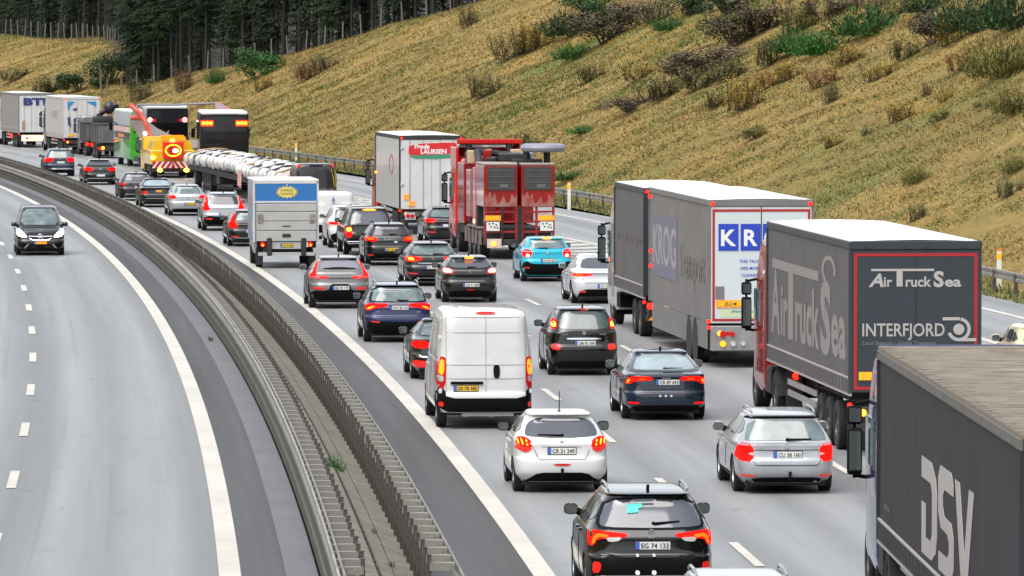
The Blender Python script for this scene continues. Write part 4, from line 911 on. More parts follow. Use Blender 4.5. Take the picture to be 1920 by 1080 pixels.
# ================================================================== LORRIES, BUSES, SPECIAL LOADS   (local frame: rear face at y=0, forward = +y, road at z=0)
def lamp(root, x, y, z, r=.06, m=None, nm='marker_lamp', d=.05):
    g = G(); g.cyl((x, y-d, z), (x, y+.02, z), r*.85, r, 12); return obj(nm, g, m or M_hotr, root, 30)
M_hotr = emis('red marker lamp', (1, .012, .006), 3)
M_redframe = mat('red reflective tape', (.40, .008, .010), .45)
M_curtain = mat('grey curtain', (.125, .118, .118), .62, noise=(.9, .22), bump=(.8, .12), spec=.3)
M_curtd = mat('slate curtain', (.034, .035, .042), .66, noise=(.8, .25), bump=(.8, .12), spec=.22)
M_slate = mat('slate door', (.024, .034, .044), .45, noise=(1.2, .15))
M_roofw = mat('white roof sheet', (.80, .80, .79), .5, noise=(1.5, .08)); M_roofd = mat('dirty roof sheet', (.34, .30, .25), .75, noise=(1.6, .4, (.22, .19, .155)))
M_lett = mat('pale grey print', (.42, .40, .385), .45); M_letts = mat('soft pale print', (.26, .245, .242), .45); M_lettd = mat('dark grey print', (.12, .115, .115), .45)
M_wbox = mat('white box panel', (.62, .62, .61), .35, coat=.4, noise=(.8, .10)); M_greyp = mat('grey panel', (.20, .192, .188), .5, noise=(.9, .22), spec=.35)
M_mud = mat('mud flap', (.03, .03, .03), .8, noise=(3, .4)); M_grime = mat('dirty chassis', (.05, .047, .045), .8, .2, noise=(2, .4))
M_orange = mat('orange board', (.9, .30, .01), .4, emit=(1, .2, .005), es=.25); M_yel = mat('yellow faint glow', (.85, .45, .01), .4, emit=(1, .45, .01), es=.06)  # boards and reflective bands given a faint glow of their own
M_redp = paint('truck red', (.36, .010, .012), 0, .5, .45); M_redb = mat('bright red', (.62, .012, .015), .4)
def wheels(root, ys, W, r=.49, w=.30, rim=M_rimd):
    for y in ys:
        for s in (-1, 1): wheel(root, s*(W/2-w/2-.02), y, r, w, rim, True)
def sheet(x, y0, y1, z0, z1, amp=.012, ny=60, nz=8, seed=0):
    g = G(); rr = random.Random(seed); ph = [rr.uniform(0, 6) for _ in range(6)]
    for j in range(nz+1):
        for i in range(ny+1):
            y = y0+(y1-y0)*i/ny; z = z0+(z1-z0)*j/nz; t = j/nz
            dx = amp*(math.sin(y*5.1+ph[0])+.6*math.sin(y*2.3+ph[1]+t)+.5*math.sin(y*9.7+ph[2]))*math.sin(math.pi*t)
            g.v.append((x+dx, y, z))
    for j in range(nz):
        for i in range(ny): a = j*(ny+1)+i; g.f.append((a, a+1, a+ny+2, a+ny+1)); g.m.append(0)
    return g
def cab(root, y0, m, W=2.5, H=3.75, L=2.25, zb=.45, vis=True, beacons=False):
    w = W/2; rows = {'L': L, 'r': [(zb,.03,.10,w*.96,14),(zb+.25,0,.02,w,14),(1.1,0,0,w,14),(1.7,0,.03,w,14),(2.2,.0,.12,w*.995,14),(2.9,.02,.30,w*.98,12),(H-.25,.06,.55,w*.94,10),(H-.06,.16,.8,w*.86,8),(H,.4,1.0,w*.7,6)]}
    g = loft(rows, 0, 48, 2); g.v = [(x, y+y0, z) for x, y, z in g.v]
    c = obj('cab', g, m, root, 35)
    g = G()
    for s in (-1, 1):
        g.box(s*w-.012 if s < 0 else s*w-.03, s*w+.03 if s < 0 else s*w+.012, y0+1.0, y0+1.95, 1.95, 2.65); obj('side_window', g, M_glassc, c); g = G()
        a = G(); yy = y0+L-.25; xo = s*(w+.17)
        a.box(xo-.11, xo+.11, yy-.06, yy+.10, 1.75, 2.45, bev=.04); a.box(xo-.11, xo+.11, yy-.06, yy+.10, 2.50, 2.78, bev=.04)
        a.cyl((s*(w-.08), yy+.05, 2.85), (xo, yy+.05, 2.80), .03, n=8); a.cyl((s*(w-.08), yy+.05, 1.70), (xo, yy+.05, 1.74), .03, n=8); a.cyl((xo, yy+.05, 1.7), (xo, yy+.05, 2.85), .025, n=8)
        mo = obj('wing_mirror', a, M_plastic, c)
        b = G(); b.box(xo-.085, xo+.085, yy-.068, yy-.055, 1.82, 2.40); b.box(xo-.085, xo+.085, yy-.068, yy-.055, 2.54, 2.74); obj('mirror_glass', b, M_mirror, mo)
    g = G(); g.box(-w*.95, w*.95, y0-.9, y0+.05, .55, .95); g.box(-w+.03, w-.03, y0+.2, y0+.55, .30, .9, bev=.05); obj_split('side_step', g, M_plastic, c)
    if beacons:
        for x in (-.8, .8): lamp(c, x, y0+1.2, H+.03, .1, M_amber, 'beacon')
    return c
def trailer(root, L, W, H, zf=1.18, side=None, roof=None, rear=None, frame=None, y0=0, axles=(2.3,3.6,4.9), curtain=True, tape=True, seed=1, chassis_to=None, top_lamps=True, rail=True, railm=None, seams=2):
    w = W/2; y1 = y0+L; side = side or M_curtain; roof = roof or M_roofw; frame = frame or M_greyp
    g = G(); g.box(-w+.02, w-.02, y0+.03, y1-.02, zf, H-.10); obj('load_body', g, rear or frame, root)
    for s in (-1, 1):
        sh = sheet(s*(w), y0+.10, y1-.06, zf+(.30 if rail and curtain else .02), H-.17, (.004 if curtain else .002), seed=seed+s)
        if s < 0: sh.f = [tuple(reversed(f)) for f in sh.f]
        obj('side_curtain' if curtain else 'side_panel', sh, side, root, 60)
        g = G(); g.box(s*w-.03, s*w+.035, y0, y1, H-.18, H-.03, bev=.02); obj('roof_rail', g, railm or frame, root)
        g = G(); g.box(s*w-.04, s*w+.025, y0, y0+.10, zf, H-.18); g.box(s*w-.04, s*w+.025, y1-.08, y1, zf, H-.18); obj_split('corner_post', g, frame, root)
        if curtain and rail:
            g = G(); g.box(s*w-.03, s*w+.015, y0+.02, y1, zf-.02, zf+.27); ro = obj('lower_rail', g, side, root)
            g = G(); g.box(s*w-.03, s*w+.028, y0+.02, y1, zf-.06, zf+.0); g.box(s*w-.03, s*w+.026, y0+.02, y1, zf+.262, zf+.30); obj('rail_edge', g, M_lett, ro)
            g = G(); y = y0+.35
            while y < y1-.2:
                g.add([(s*(w+.03), y, zf+.02), (s*(w+.03), y+.10, zf+.02), (s*(w+.03), y+.16, zf+.26), (s*(w+.03), y+.06, zf+.26)], [(0,1,2,3)]); y += .52
            obj_split('strap_buckle', g, M_ink, ro)
    nx = 40; g = G()
    for i in range(nx+1):
        y = y0-.01+(L+.02)*i/nx; b = .02*math.sin(i*1.9)+.03*abs(math.sin(math.pi*i*.5))
        for x in (-w+.01, -w*.5, 0, w*.5, w-.01): g.v.append((x, y, H-.03+(b*.6+.03)*(1-(x/w)**2)))
    for i in range(nx):
        for k in range(4): a = i*5+k; g.f.append((a, a+1, a+6, a+5)); g.m.append(0)
    obj('roof', g, roof, root, 40)
    g = G(); g.box(-w+.03, w-.03, y0-.015, y0+.0, zf+.02, H-.2); rd = obj('rear_door', g, rear or frame, root)
    g = G(); g.box(-w, w, y0-.04, y0+.02, H-.19, H-.02, bev=.015); obj('rear_header', g, frame, root)
    if seams: 
        g = G(); g.box(-.012, .012, y0-.022, y0-.012, zf+.02, H-.2)
        for x in ((-.9,-.35,.35,.9) if seams > 1 else ()): g.cyl((x, y0-.03, zf+.05), (x, y0-.03, H-.2), .016, n=8)
        obj('lock_rods', g, M_dark if seams == 1 else M_alu, rd)
    if tape:
        e = .06; g = G(); a, b, z0, z1 = -w+.06, w-.06, zf+.06, H-.26
        for (p, q, r_, s_) in ((a,b,z1-e,z1),(a,b,z0,z0+e),(a,a+e,z0+e,z1-e),(b-e,b,z0+e,z1-e)): g.box(p, q, y0-.024, y0-.01, r_, s_)
        obj('reflective_border', g, M_redframe, rd)
    g = G(); g.box(-.5, .5, y0+.4, y1-.4 if not chassis_to else chassis_to, .75, zf-.01)
    for y in (y0+1, y0+6, y0+9): 
        if y < y1-1: g.box(-w+.1, w-.1, y, y+.12, zf-.2, zf-.012)
    obj('chassis', g, M_grime, root)
    g = G()
    for s in (-1, 1):
        for z in (.62, .85): g.box(s*(w-.06)-.02, s*(w-.06)+.02, y0+max(axles or [1])+.8, y1-3.2, z, z+.12)
    if axles and L > 9: obj_split('side_guard', g, M_alu, root)
    if axles:
        wheels(root, [y0+a for a in axles], W)
        g = G()
        for s in (-1, 1):
            g.box(s*(w-.30)-.16, s*(w-.30)+.16, y0+axles[0]-.78, y0+axles[0]-.74, .2, 1.0)
        obj_split('mud_flap', g, M_mud, root)
    g = G(); g.box(-w+.05, w-.05, y0+.05, y0+.20, .48, .66, bev=.02); g.box(-w+.06, w-.06, y0+.02, y0+.14, .72, .98, bev=.02); bu = obj('rear_bumper', g, M_grime, root)
    for s in (-1, 1):
        lamp(bu, s*(w-.25), y0+.02, .86, .075, M_hot, 'brake_lamp'); lamp(bu, s*(w-.45), y0+.02, .86, .06, M_red, 'tail_lamp'); lamp(bu, s*(w+.0), y0+.10, 1.0, .05, M_hotr, 'side_lamp')
        if top_lamps: lamp(root, s*(w-.06), y0-.02, H-.13, .055, M_hotr)
    plate(bu, 0, y0+.0, .85, '', 'w')
    return rd
def tractor(root, y, paint_, W=2.5, H=3.75, fair=True):     # y = front of the trailer
    c = cab(root, y+.75, paint_, W, H); wheels(root, (y-.9, y+2.75), W, .5, .32)
    g = G(); g.box(-.45, .45, y-2.2, y+1.2, .6, .95); obj('tractor_frame', g, M_grime, root)
    g = G()
    for s in (-1, 1):
        g.box(s*(W/2-.32)-.17, s*(W/2-.32)+.17, y-1.95, y-1.88, .25, 1.05); g.box(s*(W/2-.22)-.2, s*(W/2-.22)+.2, y-.2, y+.65, .45, 1.05, bev=.05)
        for a in range(7):
            t0, t1 = math.pi*a/7, math.pi*(a+1)/7
            g.add([(s*(W/2-.36), y-.9+math.cos(t0)*.6, .5+math.sin(t0)*.6), (s*(W/2-.01), y-.9+math.cos(t0)*.6, .5+math.sin(t0)*.6), (s*(W/2-.01), y-.9+math.cos(t1)*.6, .5+math.sin(t1)*.6), (s*(W/2-.36), y-.9+math.cos(t1)*.6, .5+math.sin(t1)*.6)], [(0,1,2,3)])
    obj_split('mudguard', g, M_mud, root)
    for s in (-1, 1):
        lamp(root, s*(W/2-.35), y-2.0, .95, .08, M_hotr, 'tail_lamp'); 
    return c
LX = (0, -1, 0); UX = (1, 0, 0); UZ = (0, 0, 1)

# ---- lorry nearest the camera: dark curtain, DSV
L_ = 20.0
root = thing('articulated_lorry', 'dark curtain sided lorry lettered DSV with a dirty tan roof, nearest the viewer', 'lorry')
trailer(root, L_, 2.55, 3.78, 1.03, M_curtd, M_roofd, M_slate, M_curtd, axles=(2.3,3.6,4.9), seed=5, tape=False, top_lamps=False, railm=mat('grey rail', (.13,.125,.12), .5, noise=(2,.3)))
g = G()
for i in range(46): y = .3+i*.43; g.box(-1.2, 1.2, y, y+.05, 3.79, 3.812)
obj('roof_rib', g, M_roofd, root)
g = G(); wr_ = random.Random(3)
for i in range(150):
    y = i*L_/150; g.box(-1.30, -1.17+wr_.uniform(-.03,.03), y, y+.09, 3.74, 3.79+wr_.uniform(0,.02))
obj('roof_edge_lashing', g, mat('worn lashing', (.20,.165,.13), .8), root)
g = G()
def dsv(poly, y, k=1.0): g.prism([(y-p[0], p[1]) for p in poly], -1.2835, -1.278, 'x')
# the three interlocking letters drawn as plain shapes (y back from front of trailer, z)
Y0 = L_-7.1; zb_, zt_ = 1.42, 2.72
dsv([(0,zt_-.02),(1.5,zt_-.02),(2.1,zt_-.20),(2.25,zt_-.42),(2.25,zb_+.34),(2.1,zb_+.14),(1.5,zb_),(0,zb_),(0,zt_-.62),(.62,zt_-.62),(.62,zb_+.24),(1.35,zb_+.24),(1.55,zb_+.36),(1.55,zt_-.42),(1.35,zt_-.30),(0,zt_-.30)], Y0)
dsv([(2.45,zt_-.12),(2.75,zt_+.04),(4.3,zt_+.04),(4.55,zt_-.10),(4.55,zt_-.24),(3.3,zt_-.24),(3.1,zt_-.34),(3.1,zt_-.48),(3.3,zt_-.58),(4.3,zt_-.60),(4.6,zt_-.78),(4.6,zb_+.14),(4.3,zb_-.02),(2.5,zb_-.02),(2.5,zb_+.22),(3.7,zb_+.22),(3.95,zb_+.30),(3.95,zb_+.44),(3.7,zb_+.52),(2.8,zb_+.54),(2.45,zb_+.72)], Y0)
dsv([(4.75,zt_),(5.4,zt_),(6.0,zb_+.42),(6.6,zt_),(7.25,zt_),(6.35,zb_-.02),(5.65,zb_-.02)], Y0)
obj('side_lettering', g, M_lett, root)
g = G(); g.text('www.dsv.com', .12, (-1.292, L_-1.7, 1.55), LX, UZ, 'c', depth=.01); obj('small_lettering', g, mat('tan print', (.25,.2,.1), .5), root)
tractor(root, L_, paint('navy cab', (.035,.045,.15), .1, .3), 2.5, 3.72)
g = G(); g.box(-1.25, 1.25, L_+.0, L_+.04, 3.60, 3.815); obj('front_wall_edge', g, mat('blue edge', (.05,.06,.20), .5), root)
root.location = (5.29+1.275+.021*L_, 89-L_, 0); root.rotation_euler = (0, 0, math.atan(.021))

# ---- second: AirTruckSea
root = thing('articulated_lorry', 'dark grey curtain sided lorry with red bordered rear doors lettered AirTruckSea', 'lorry')
rd = trailer(root, 13.6, 2.55, 4.24, 1.25, M_curtain, M_roofw, M_slate, M_slate, seed=11, seams=1, top_lamps=False)
y = -.024; g = G()
g.text('A', .26, (-.93,y,3.33), UX, UZ, 'l', bold=.03, shear=.25, depth=0, sx=1.1); g.text('ir', .20, (-.63,y,3.33), UX, UZ, 'l', bold=.025, depth=0); 
g.text('ruck', .20, (-.20,y,3.33), UX, UZ, 'l', bold=.025, depth=0); g.text('S', .30, (.35,y,3.33), UX, UZ, 'l', bold=.04, depth=0, sx=1.05); g.text('ea', .20, (.57,y,3.33), UX, UZ, 'l', bold=.03, depth=0, sx=1.3)
g.box(-.88, .36, y-.004, y, 3.63, 3.675); g.box(-.38, -.26, y-.004, y, 3.33, 3.63)
obj('door_lettering', g, M_lett, rd)
g = G(); g.text('INTERFJORD', .26, (-1.05,y,2.36), UX, UZ, 'l', bold=.012, depth=0, width=1.62)
obj('door_lettering', g, M_lett, rd)
g = G(); cx, cz = .85, 2.49
for (ra, rb, a0, a1) in ((.17,.235,200,440),):
    for k in range(24):
        t0, t1 = R(a0+(a1-a0)*k/24), R(a0+(a1-a0)*(k+1)/24)
        g.add([(cx+math.cos(t)*r_, y-.002, cz+math.sin(t)*r_) for t, r_ in ((t0,ra),(t0,rb),(t1,rb),(t1,ra))], [(3,2,1,0)])
for k in range(20):
    t0, t1 = 2*math.pi*k/20, 2*math.pi*(k+1)/20; g.add([(cx,y-.002,cz),(cx+math.cos(t0)*.11,y-.002,cz+math.sin(t0)*.11),(cx+math.cos(t1)*.11,y-.002,cz+math.sin(t1)*.11)], [(2,1,0)])
g.box(cx-.32, cx+.02, y-.003, y, cz+.175, cz+.235); g.box(cx-.02, cx+.34, y-.003, y, cz-.235, cz-.175)
obj('door_emblem', g, M_lett, rd)
g = G(); g.text('Local Support - Global Transport', .075, (-1.05,y,2.19), UX, UZ, 'l', shear=.2, depth=0, width=1.45); obj('door_lettering', g, M_lettd if False else mat('mid grey print', (.2,.2,.2), .5), rd)
g = G(); g.box(-1.12, -.86, -.035, -.01, 1.50, 1.66); obj('marker_board', g, M_yel, rd)
g = G()
for x in (-.95, -.2, .2, .95): g.box(x-.06, x+.06, -.055, -.03, 4.07, 4.11)
obj_split('header_hinge', g, M_ink, rd)
g = G(); xs = -1.2805
g.text('A', 1.36, (xs, 12.9, 1.90), LX, UZ, 'l', bold=.03, depth=.0, width=1.5); g.text('ir', 1.12, (xs, 11.2, 1.90), LX, UZ, 'l', bold=.03, depth=.0, width=1.15); g.text('ruck', 1.18, (xs, 8.7, 1.90), LX, UZ, 'l', bold=.03, depth=.0, width=3.9)
g.text('S', 1.42, (xs, 4.6, 1.88), LX, UZ, 'l', bold=.04, depth=.0, width=1.6); g.text('ea', 1.18, (xs, 2.9, 1.90), LX, UZ, 'l', bold=.03, depth=.0, width=2.2)
g.box(xs-.004, xs, 4.9, 12.7, 3.24, 3.44); g.box(xs-.004, xs, 9.1, 9.9, 1.84, 3.24)
for k in range(20):
    t0, t1 = R(-60+260*k/20), R(-60+260*(k+1)/20); g.add([(xs-.003, 3.3+math.cos(t)*1.1*r_, 3.52+math.sin(t)*.30*r_) for t, r_ in ((t0,.7),(t0,1),(t1,1),(t1,.7))], [(0,1,2,3)])
obj('side_lettering', g, M_letts, root)
c = tractor(root, 13.6, M_redp, 2.5, 3.85)
place(root, 1716, 856, 245, 2.55, slope(122)-.014)

# ---- third: long road train KROG
root = thing('road_train', 'grey road train of two bodies with red bordered white doors lettered K and R', 'lorry')
M_door = mat('ice white door', (.60,.66,.68), .35, coat=.4, noise=(.8,.06))
rd = trailer(root, 13.6, 2.55, 4.18, 1.10, M_greyp, M_roofw, M_door, M_greyp, seed=21, curtain=False, axles=(3.0,4.3), seams=1)
y = -.026
M_kblue = mat('sign blue', (.012,.05,.46), .4)
for i, ch in enumerate('KROG'):
    x = -1.06+i*.55; g = G(); g.box(x-.005, x+.49, y-.003, y+.01, 2.90, 3.56); q = obj('letter_square', g, M_kblue, rd)
    g = G(); g.text(ch, .40, (x+.245, y-.004, 3.03), UX, UZ, 'c', bold=.03, depth=.002); obj('square_lettering', g, M_white, q)
g = G()
for k, t in enumerate(('THIS TRUCK LOADS', '150% MORE CARGO', 'CLEANER AIR - BY')): g.text(t, .075, (-.08, y, 2.60-k*.17), UX, UZ, 'c', bold=.01, depth=0)
obj('door_lettering', g, M_kblue, rd)
g = G(); g.box(-1.12, -.42, -.04, -.01, 1.50, 1.68); mb = obj('length_board', g, [M_orange], rd)
g = G(); g.box(-1.05, -.49, -.046, -.041, 1.53, 1.65); mi_ = obj('board_face', g, M_yel, mb); g = G(); g.text('25.2 M', .08, (-.77, -.047, 1.55), UX, UZ, 'c', bold=.02, depth=.002); obj('board_lettering', g, M_ink, mi_)
g = G(); g.box(-1.0, 1.0, -.022, -.012, 1.26, 1.45); obj('green_strip', g, mat('pale green print', (.45,.62,.45), .4, noise=(1.2,.3,(.7,.66,.3))), rd)
g = G(); g.text('#NeverSecond', .07, (-.45, y, 1.37), UX, UZ, 'c', bold=.01, depth=0); obj('door_lettering', g, mat('teal ink', (.02,.25,.3), .5), rd)
g = G(); g.box(-1.14, -.92, -.03, -.01, 1.7, 2.02); obj('door_box', g, M_greyp, rd)
g = G(); g.box(-1.24, 1.24, -.02, .3, .42, 1.05, bev=.03); bu = obj('rear_apron', g, mat('silver apron', (.34,.34,.33), .4, .3, noise=(2,.3)), root)
g = G(); g.box(-.05, .70, -.05, -.02, .74, .94); g2 = obj('long_board', g, M_yel, bu)
g = G(); g.box(-.09, .74, -.045, -.018, .70, .98); obj('board_border', g, M_redb, bu)
for x, z, r_, m in ((-.95,.84,.09,M_red),(-.72,.84,.07,M_red),(-.95,.60,.08,M_amber),(-.70,.60,.075,M_whitelamp if False else M_clearlens),(-.45,.60,.06,M_clearlens),(.55,.60,.11,M_amber)): lamp(bu, x, -.02, z, r_, m, 'rear_lamp')
g = G(); g.text('KROG', 1.0, (-1.285, 12.6, 2.35), LX, UZ, 'l', bold=.02, depth=.0, width=5.2); tt = g
sq = G(); sq.box(-1.288, -1.28, 7.1, 13.0, 1.85, 3.45); obj('side_square', sq, mat('faded blue print', (.16,.155,.225), .5), root)
g = G(); g.text('KROG', 1.05, (-1.290, 12.7, 2.2), LX, UZ, 'l', bold=.02, depth=.0, width=5.4); obj('side_lettering', g, mat('light print', (.33,.32,.33), .5), root)
g = G(); g.text('Transport', .85, (-1.285, 6.6, 2.05), LX, UZ, 'l', bold=.01, depth=.0, width=5.6); obj('side_lettering', g, mat('soft grey print', (.15,.145,.145), .4), root)
g = G()
for s in (-1, 1): g.box(s*1.28-.01, s*1.28+.01, .4, 12.9, .45, 1.10)
obj_split('side_skirt', g, M_greyp, root)
g = G()
for s in (-1,): 
    for yy in (3.0, 4.3): g.lathe([(-1.292,.02),(-1.292,.62)], 28, c=(0,yy,.52))
obj_split('wheel_arch', g, M_under, root)
for (x, yy, z) in ((-1.3,0.05,1.15),(-1.3,13.2,2.45),(-1.3,13.2,2.05),(-1.3,13.4,3.9),(-1.3,13.4,.95)): lamp(root, x, yy, z, .05, M_hotr, 'side_lamp', .06)
# front body of the road train
rd2 = trailer(root, 7.8, 2.55, 4.12, 1.15, M_curtain, M_roofw, M_slate, M_slate, y0=14.9, seed=31, axles=None, tape=False, seams=0, chassis_to=25)
g = G(); g.text('Part of Transport', .30, (-1.2805, 21.8, 2.5), LX, UZ, 'l', depth=.0, width=6.2); obj('side_lettering', g, M_lettd, root)
wheels(root, (16.6, 18.0, 24.0), 2.5, .5, .32)
g = G(); g.box(-1.2,1.2,14.7,14.9,.5,1.0); g.box(-.5,.5,13.5,25,.7,1.1); obj('drawbar_frame', g, M_grime, root)
g = G()
for k in range(6): g.add([(-1.2+k*.4,14.66,.52),(-1.05+k*.4,14.66,.52),(-.85+k*.4,14.66,.72),(-1.0+k*.4,14.66,.72)], [(0,1,2,3)])
obj('hazard_board', g, M_orange, root)
for yy in (14.65, 14.66): lamp(root, -1.15 if yy == 14.65 else -.7, yy, .9, .09, M_hotr if yy == 14.65 else M_amber, 'tail_lamp')
cab(root, 23.0, paint('light grey cab', (.5,.5,.5), .1, .35), 2.5, 3.7)
place(root, 1427, 690, 194, 2.55, slope(154)-.012)

# ---- white refrigerated lorry with the red and green sign
root = thing('box_lorry', 'white box lorry with a red and green sign on its rear doors', 'lorry')
rd = trailer(root, 11.5, 2.6, 4.12, 1.05, M_wbox, M_roofw, M_wbox, M_dark, seed=41, curtain=False, tape=False, seams=2, axles=(2.2,3.5))
y = -.05; g = G()
poly = chaikin([(-.92,3.74),(.98,3.82),(1.06,3.70),(1.06,3.34),(-.90,3.28),(-.96,3.38)], 1); g.prism(poly, y, y+.03, 'y'); sgn = obj('door_sign', g, M_redb, rd)
g = G(); g.text('Frode', .19, (-.72,y-.002,3.56), UX, UZ, 'l', bold=.035, shear=.25, depth=.002); g.text('LAURSEN', .19, (-.45,y-.002,3.35), UX, UZ, 'l', bold=.035, depth=.002); obj('sign_lettering', g, M_white, sgn)
g = G(); g.prism([(-.88,3.25),(1.02,3.30),(.9,3.21),(.2,3.15),(-.7,3.17)], y, y+.03, 'y'); obj('sign_swoosh', g, mat('green print', (.01,.28,.12), .4), rd)
for (a, b, z) in ((-1.14,-.94,1.45),(-.94,-.70,1.18)): g = G(); g.box(a, b, -.05, -.02, z, z+.22); obj('hazard_plate', g, M_orange, rd)
g = G()
for z in (3.5, 2.0):
    for s in (-1, 1): g.box(s*1.22-.07, s*1.22+.07, -.05, .02, z, z+.12, bev=.02)
obj_split('door_hinge', g, M_alu, rd)
g = G(); g.box(-1.1,-.66,-.1,-.07,.62,.92); rb = obj('rear_lamp_board', g, M_clearlens, root); lamp(rb, -.98, -.1, .78, .09, M_red, 'rear_lamp'); lamp(rb, -.80, -.1, .78, .09, M_red, 'rear_lamp')
g = G(); g.box(.5,.8,-.1,-.07,.66,.95); obj('yellow_board', g, M_yel, root)
g = G(); c0 = [(-1.31+.0*i, 4.0+math.cos(t)*1.0, 2.85+math.sin(t)*.42) for i, t in enumerate([2*math.pi*k/20 for k in range(20)])]
for k in range(20):
    a, b = c0[k], c0[(k+1) % 20]; g.add([a, b, (b[0], 4+(b[1]-4)*.75, 2.85+(b[2]-2.85)*.75), (a[0], 4+(a[1]-4)*.75, 2.85+(a[2]-2.85)*.75)], [(0,1,2,3)])
obj('side_emblem', g, mat('faded red print', (.5,.15,.15), .5), root)
cab(root, 12.0, M_redb and paint('bright red cab', (.60,.015,.015), 0, .3), 2.5, 3.6); wheels(root, (10.0, 13.6), 2.5)
lamp(root, -1.32, 11.3, 2.35, .06, M_amber, 'side_lamp')
place(root, 809, 440, 118, 2.6)

# ---- red crane lorry
def crane():
    root = thing('crane_lorry', 'muddy red heavy lorry carrying two grilled tanks and a grey disc beside the turquoise hatchback', 'crane lorry')
    M_gril = mat('dark grille', (.05,.045,.045), .6, noise=(3,.4)); M_mudd = mat('dried mud', (.31,.20,.16), .9, noise=(2.2,.4,(.30,.035,.03)))
    g = G(); g.box(-1.2,1.2,.5,12,.75,1.05); g.box(-1.25,1.25,0,.25,.5,.72,bev=.03); obj('chassis', g, M_grime, root)
    for s in (-1, 1):
        x = s*.66; g = G(); g.box(x-.60, x+.60, 0, 2.6, 1.85, 3.32, bev=.04); tk = obj('rear_tank', g, M_redp, root)
        g = G(); g.box(x-.47 if s < 0 else x-.50, x+.50 if s < 0 else x+.47, -.03, .02, 2.45, 3.26); gr = obj('grille', g, M_gril, tk)
        g = G()
        for k in range(4): g.box(x-.45, x+.45, -.045, -.03, 2.52+k*.2, 2.54+k*.2)
        g.box(x-.05, x+.25, -.045, -.03, 2.55, 2.66); obj('grille_slat', g, mat('worn slat', (.12,.11,.11), .5), gr)
        g = G(); g.prism([(x-.57,1.87),(x+.57,1.87),(x+.57,2.30),(x+.50,2.14),(x+.38,2.33),(x+.33,2.05),(x+.18,1.98),(x+.10,2.26),(x-.02,2.02),(x-.12,1.95),(x-.22,2.34),(x-.30,2.18),(x-.38,2.40),(x-.50,2.22),(x-.57,2.36)], -.012, .01, 'y'); obj('mud_stain', g, M_mudd, tk)
        g = G(); g.box(x-.60,x+.60,-.01,2.6,3.32,3.40,bev=.03); obj('tank_top', g, mat('dusty top', (.32,.28,.24), .8), tk)
        g = G()
        for xx in (-.55, .05 if s < 0 else -.05, .55): g.box(x+xx-.04, x+xx+.04, .02, .12, .65, 1.85)
        for z in (.95, 1.3, 1.65): g.box(x-.5, x+.5, .03, .10, z, z+.07)
        obj('rear_frame', g, M_redp, root)
        xm = s*.95; g = G(); g.box(xm-.28, xm+.28, -.05, -.02, 1.38, 1.56); bd = obj('marker_board', g, M_orange, root)
        g = G(); g.box(xm-.22, xm+.22, -.06, -.05, 1.42, 1.52); obj('board_face', g, M_yel, bd)
        g = G(); g.box(xm-.22, xm+.24, -.04, -.01, 1.02, 1.34); bb = obj('notice_plate', g, M_platew, root)
        g = G()
        for (a_, b_) in ((-.15,1.24),(-.02,1.26),(.10,1.20),(-.09,1.14),(.04,1.12),(.14,1.10)): g.box(xm+a_, xm+a_+.055, -.046, -.041, b_, b_+.05)
        obj_split('notice_mark', g, M_ink, bb)
    g = G(); g.box(-1.15,-.65,-.08,-.02,.42,.74); lb = obj('lamp_board', g, mat('cream board', (.6,.52,.42), .6), root); lamp(lb, -.92, -.08, .56, .09, M_hot, 'rear_lamp')
    g = G()
    for x in (-.62, -.02, .06): g.cyl((x,-.02,.5), (x,-.02,1.85), .035, n=8)
    obj_split('hydraulic_ram', g, M_dark, root)
    # left flank: crane column, cab-side panels and outriggers
    g = G(); g.box(-1.28,-1.05,2.5,3.3,1.1,3.2,bev=.03); g.box(-1.3,-1.0,3.9,5.2,1.4,3.1,bev=.04); obj_split('side_locker', g, paint('dusty pink', (.45,.16,.17), 0, .5, .3), root)
    g = G(); g.box(-1.27,1.27,6.2,8.2,1.1,3.3,bev=.05); obj('crane_cabin', g, M_redp, root)
    g = G(); g.box(-1.25,-.95,2.1,2.6,1.0,3.3); g.cyl((-1.1,2.3,3.0),(-1.1,3.4,3.75),.14,n=10); g.cyl((-1.1,3.4,3.75),(.6,3.8,3.55),.12,n=10); g.box(-.4,.7,2.4,4.4,3.42,3.7,bev=.05); obj('crane_arm', g, mat('black machinery', (.03,.03,.035), .45, .2, noise=(3,.3)), root)
    g = G(); b = bmesh.new(); bmesh.ops.create_uvsphere(b, u_segments=24, v_segments=10, radius=1)
    for q in b.verts: q.co = (.95+q.co.x*.82, .9+q.co.y*.82, 3.92+max(-.5, min(.5, q.co.z))*.30)
    g.bm(b); obj('grey_disc', g, mat('disc grey', (.27,.27,.34), .55, noise=(4,.2)), root, 40)
    g = G(); g.cyl((.35,.9,3.4),(.35,.9,3.8),.12,n=10); g.cyl((1.1,1.0,3.4),(1.1,1.0,3.8),.12,n=10); g.box(-.1,.9,.7,1.5,3.42,3.52); obj('disc_stand', g, M_dark, root)
    rj = random.Random(4)
    for k in range(16):
        x, yy, q = rj.uniform(-1.1,.9), rj.uniform(2.8,8.8), rj.uniform(.12,.3); g = G(); g.box(x-q, x+q, yy-q, yy+q, 3.28, 3.38+rj.uniform(.1,.45), bev=.04)
        obj('deck_gear', g, [mat('black machinery', (.03,.03,.035)), mat('tan sack', (.5,.34,.22), .8), mat('blue grey tarp', (.2,.21,.27), .7), M_redp][k % 4], root)
    g = G()
    for k in range(7): x = rj.uniform(-1.2,-.9); yy = 2.3+k*.55; g.cyl((x,yy,1.1),(x+rj.uniform(-.1,.3),yy+rj.uniform(-.4,.6),rj.uniform(2.4,3.5)),.035,n=6)
    obj_split('hydraulic_hose', g, M_dark, root)
    wheels(root, (1.7,3.1,4.5,8.4,10.6), 2.55, .52, .36)
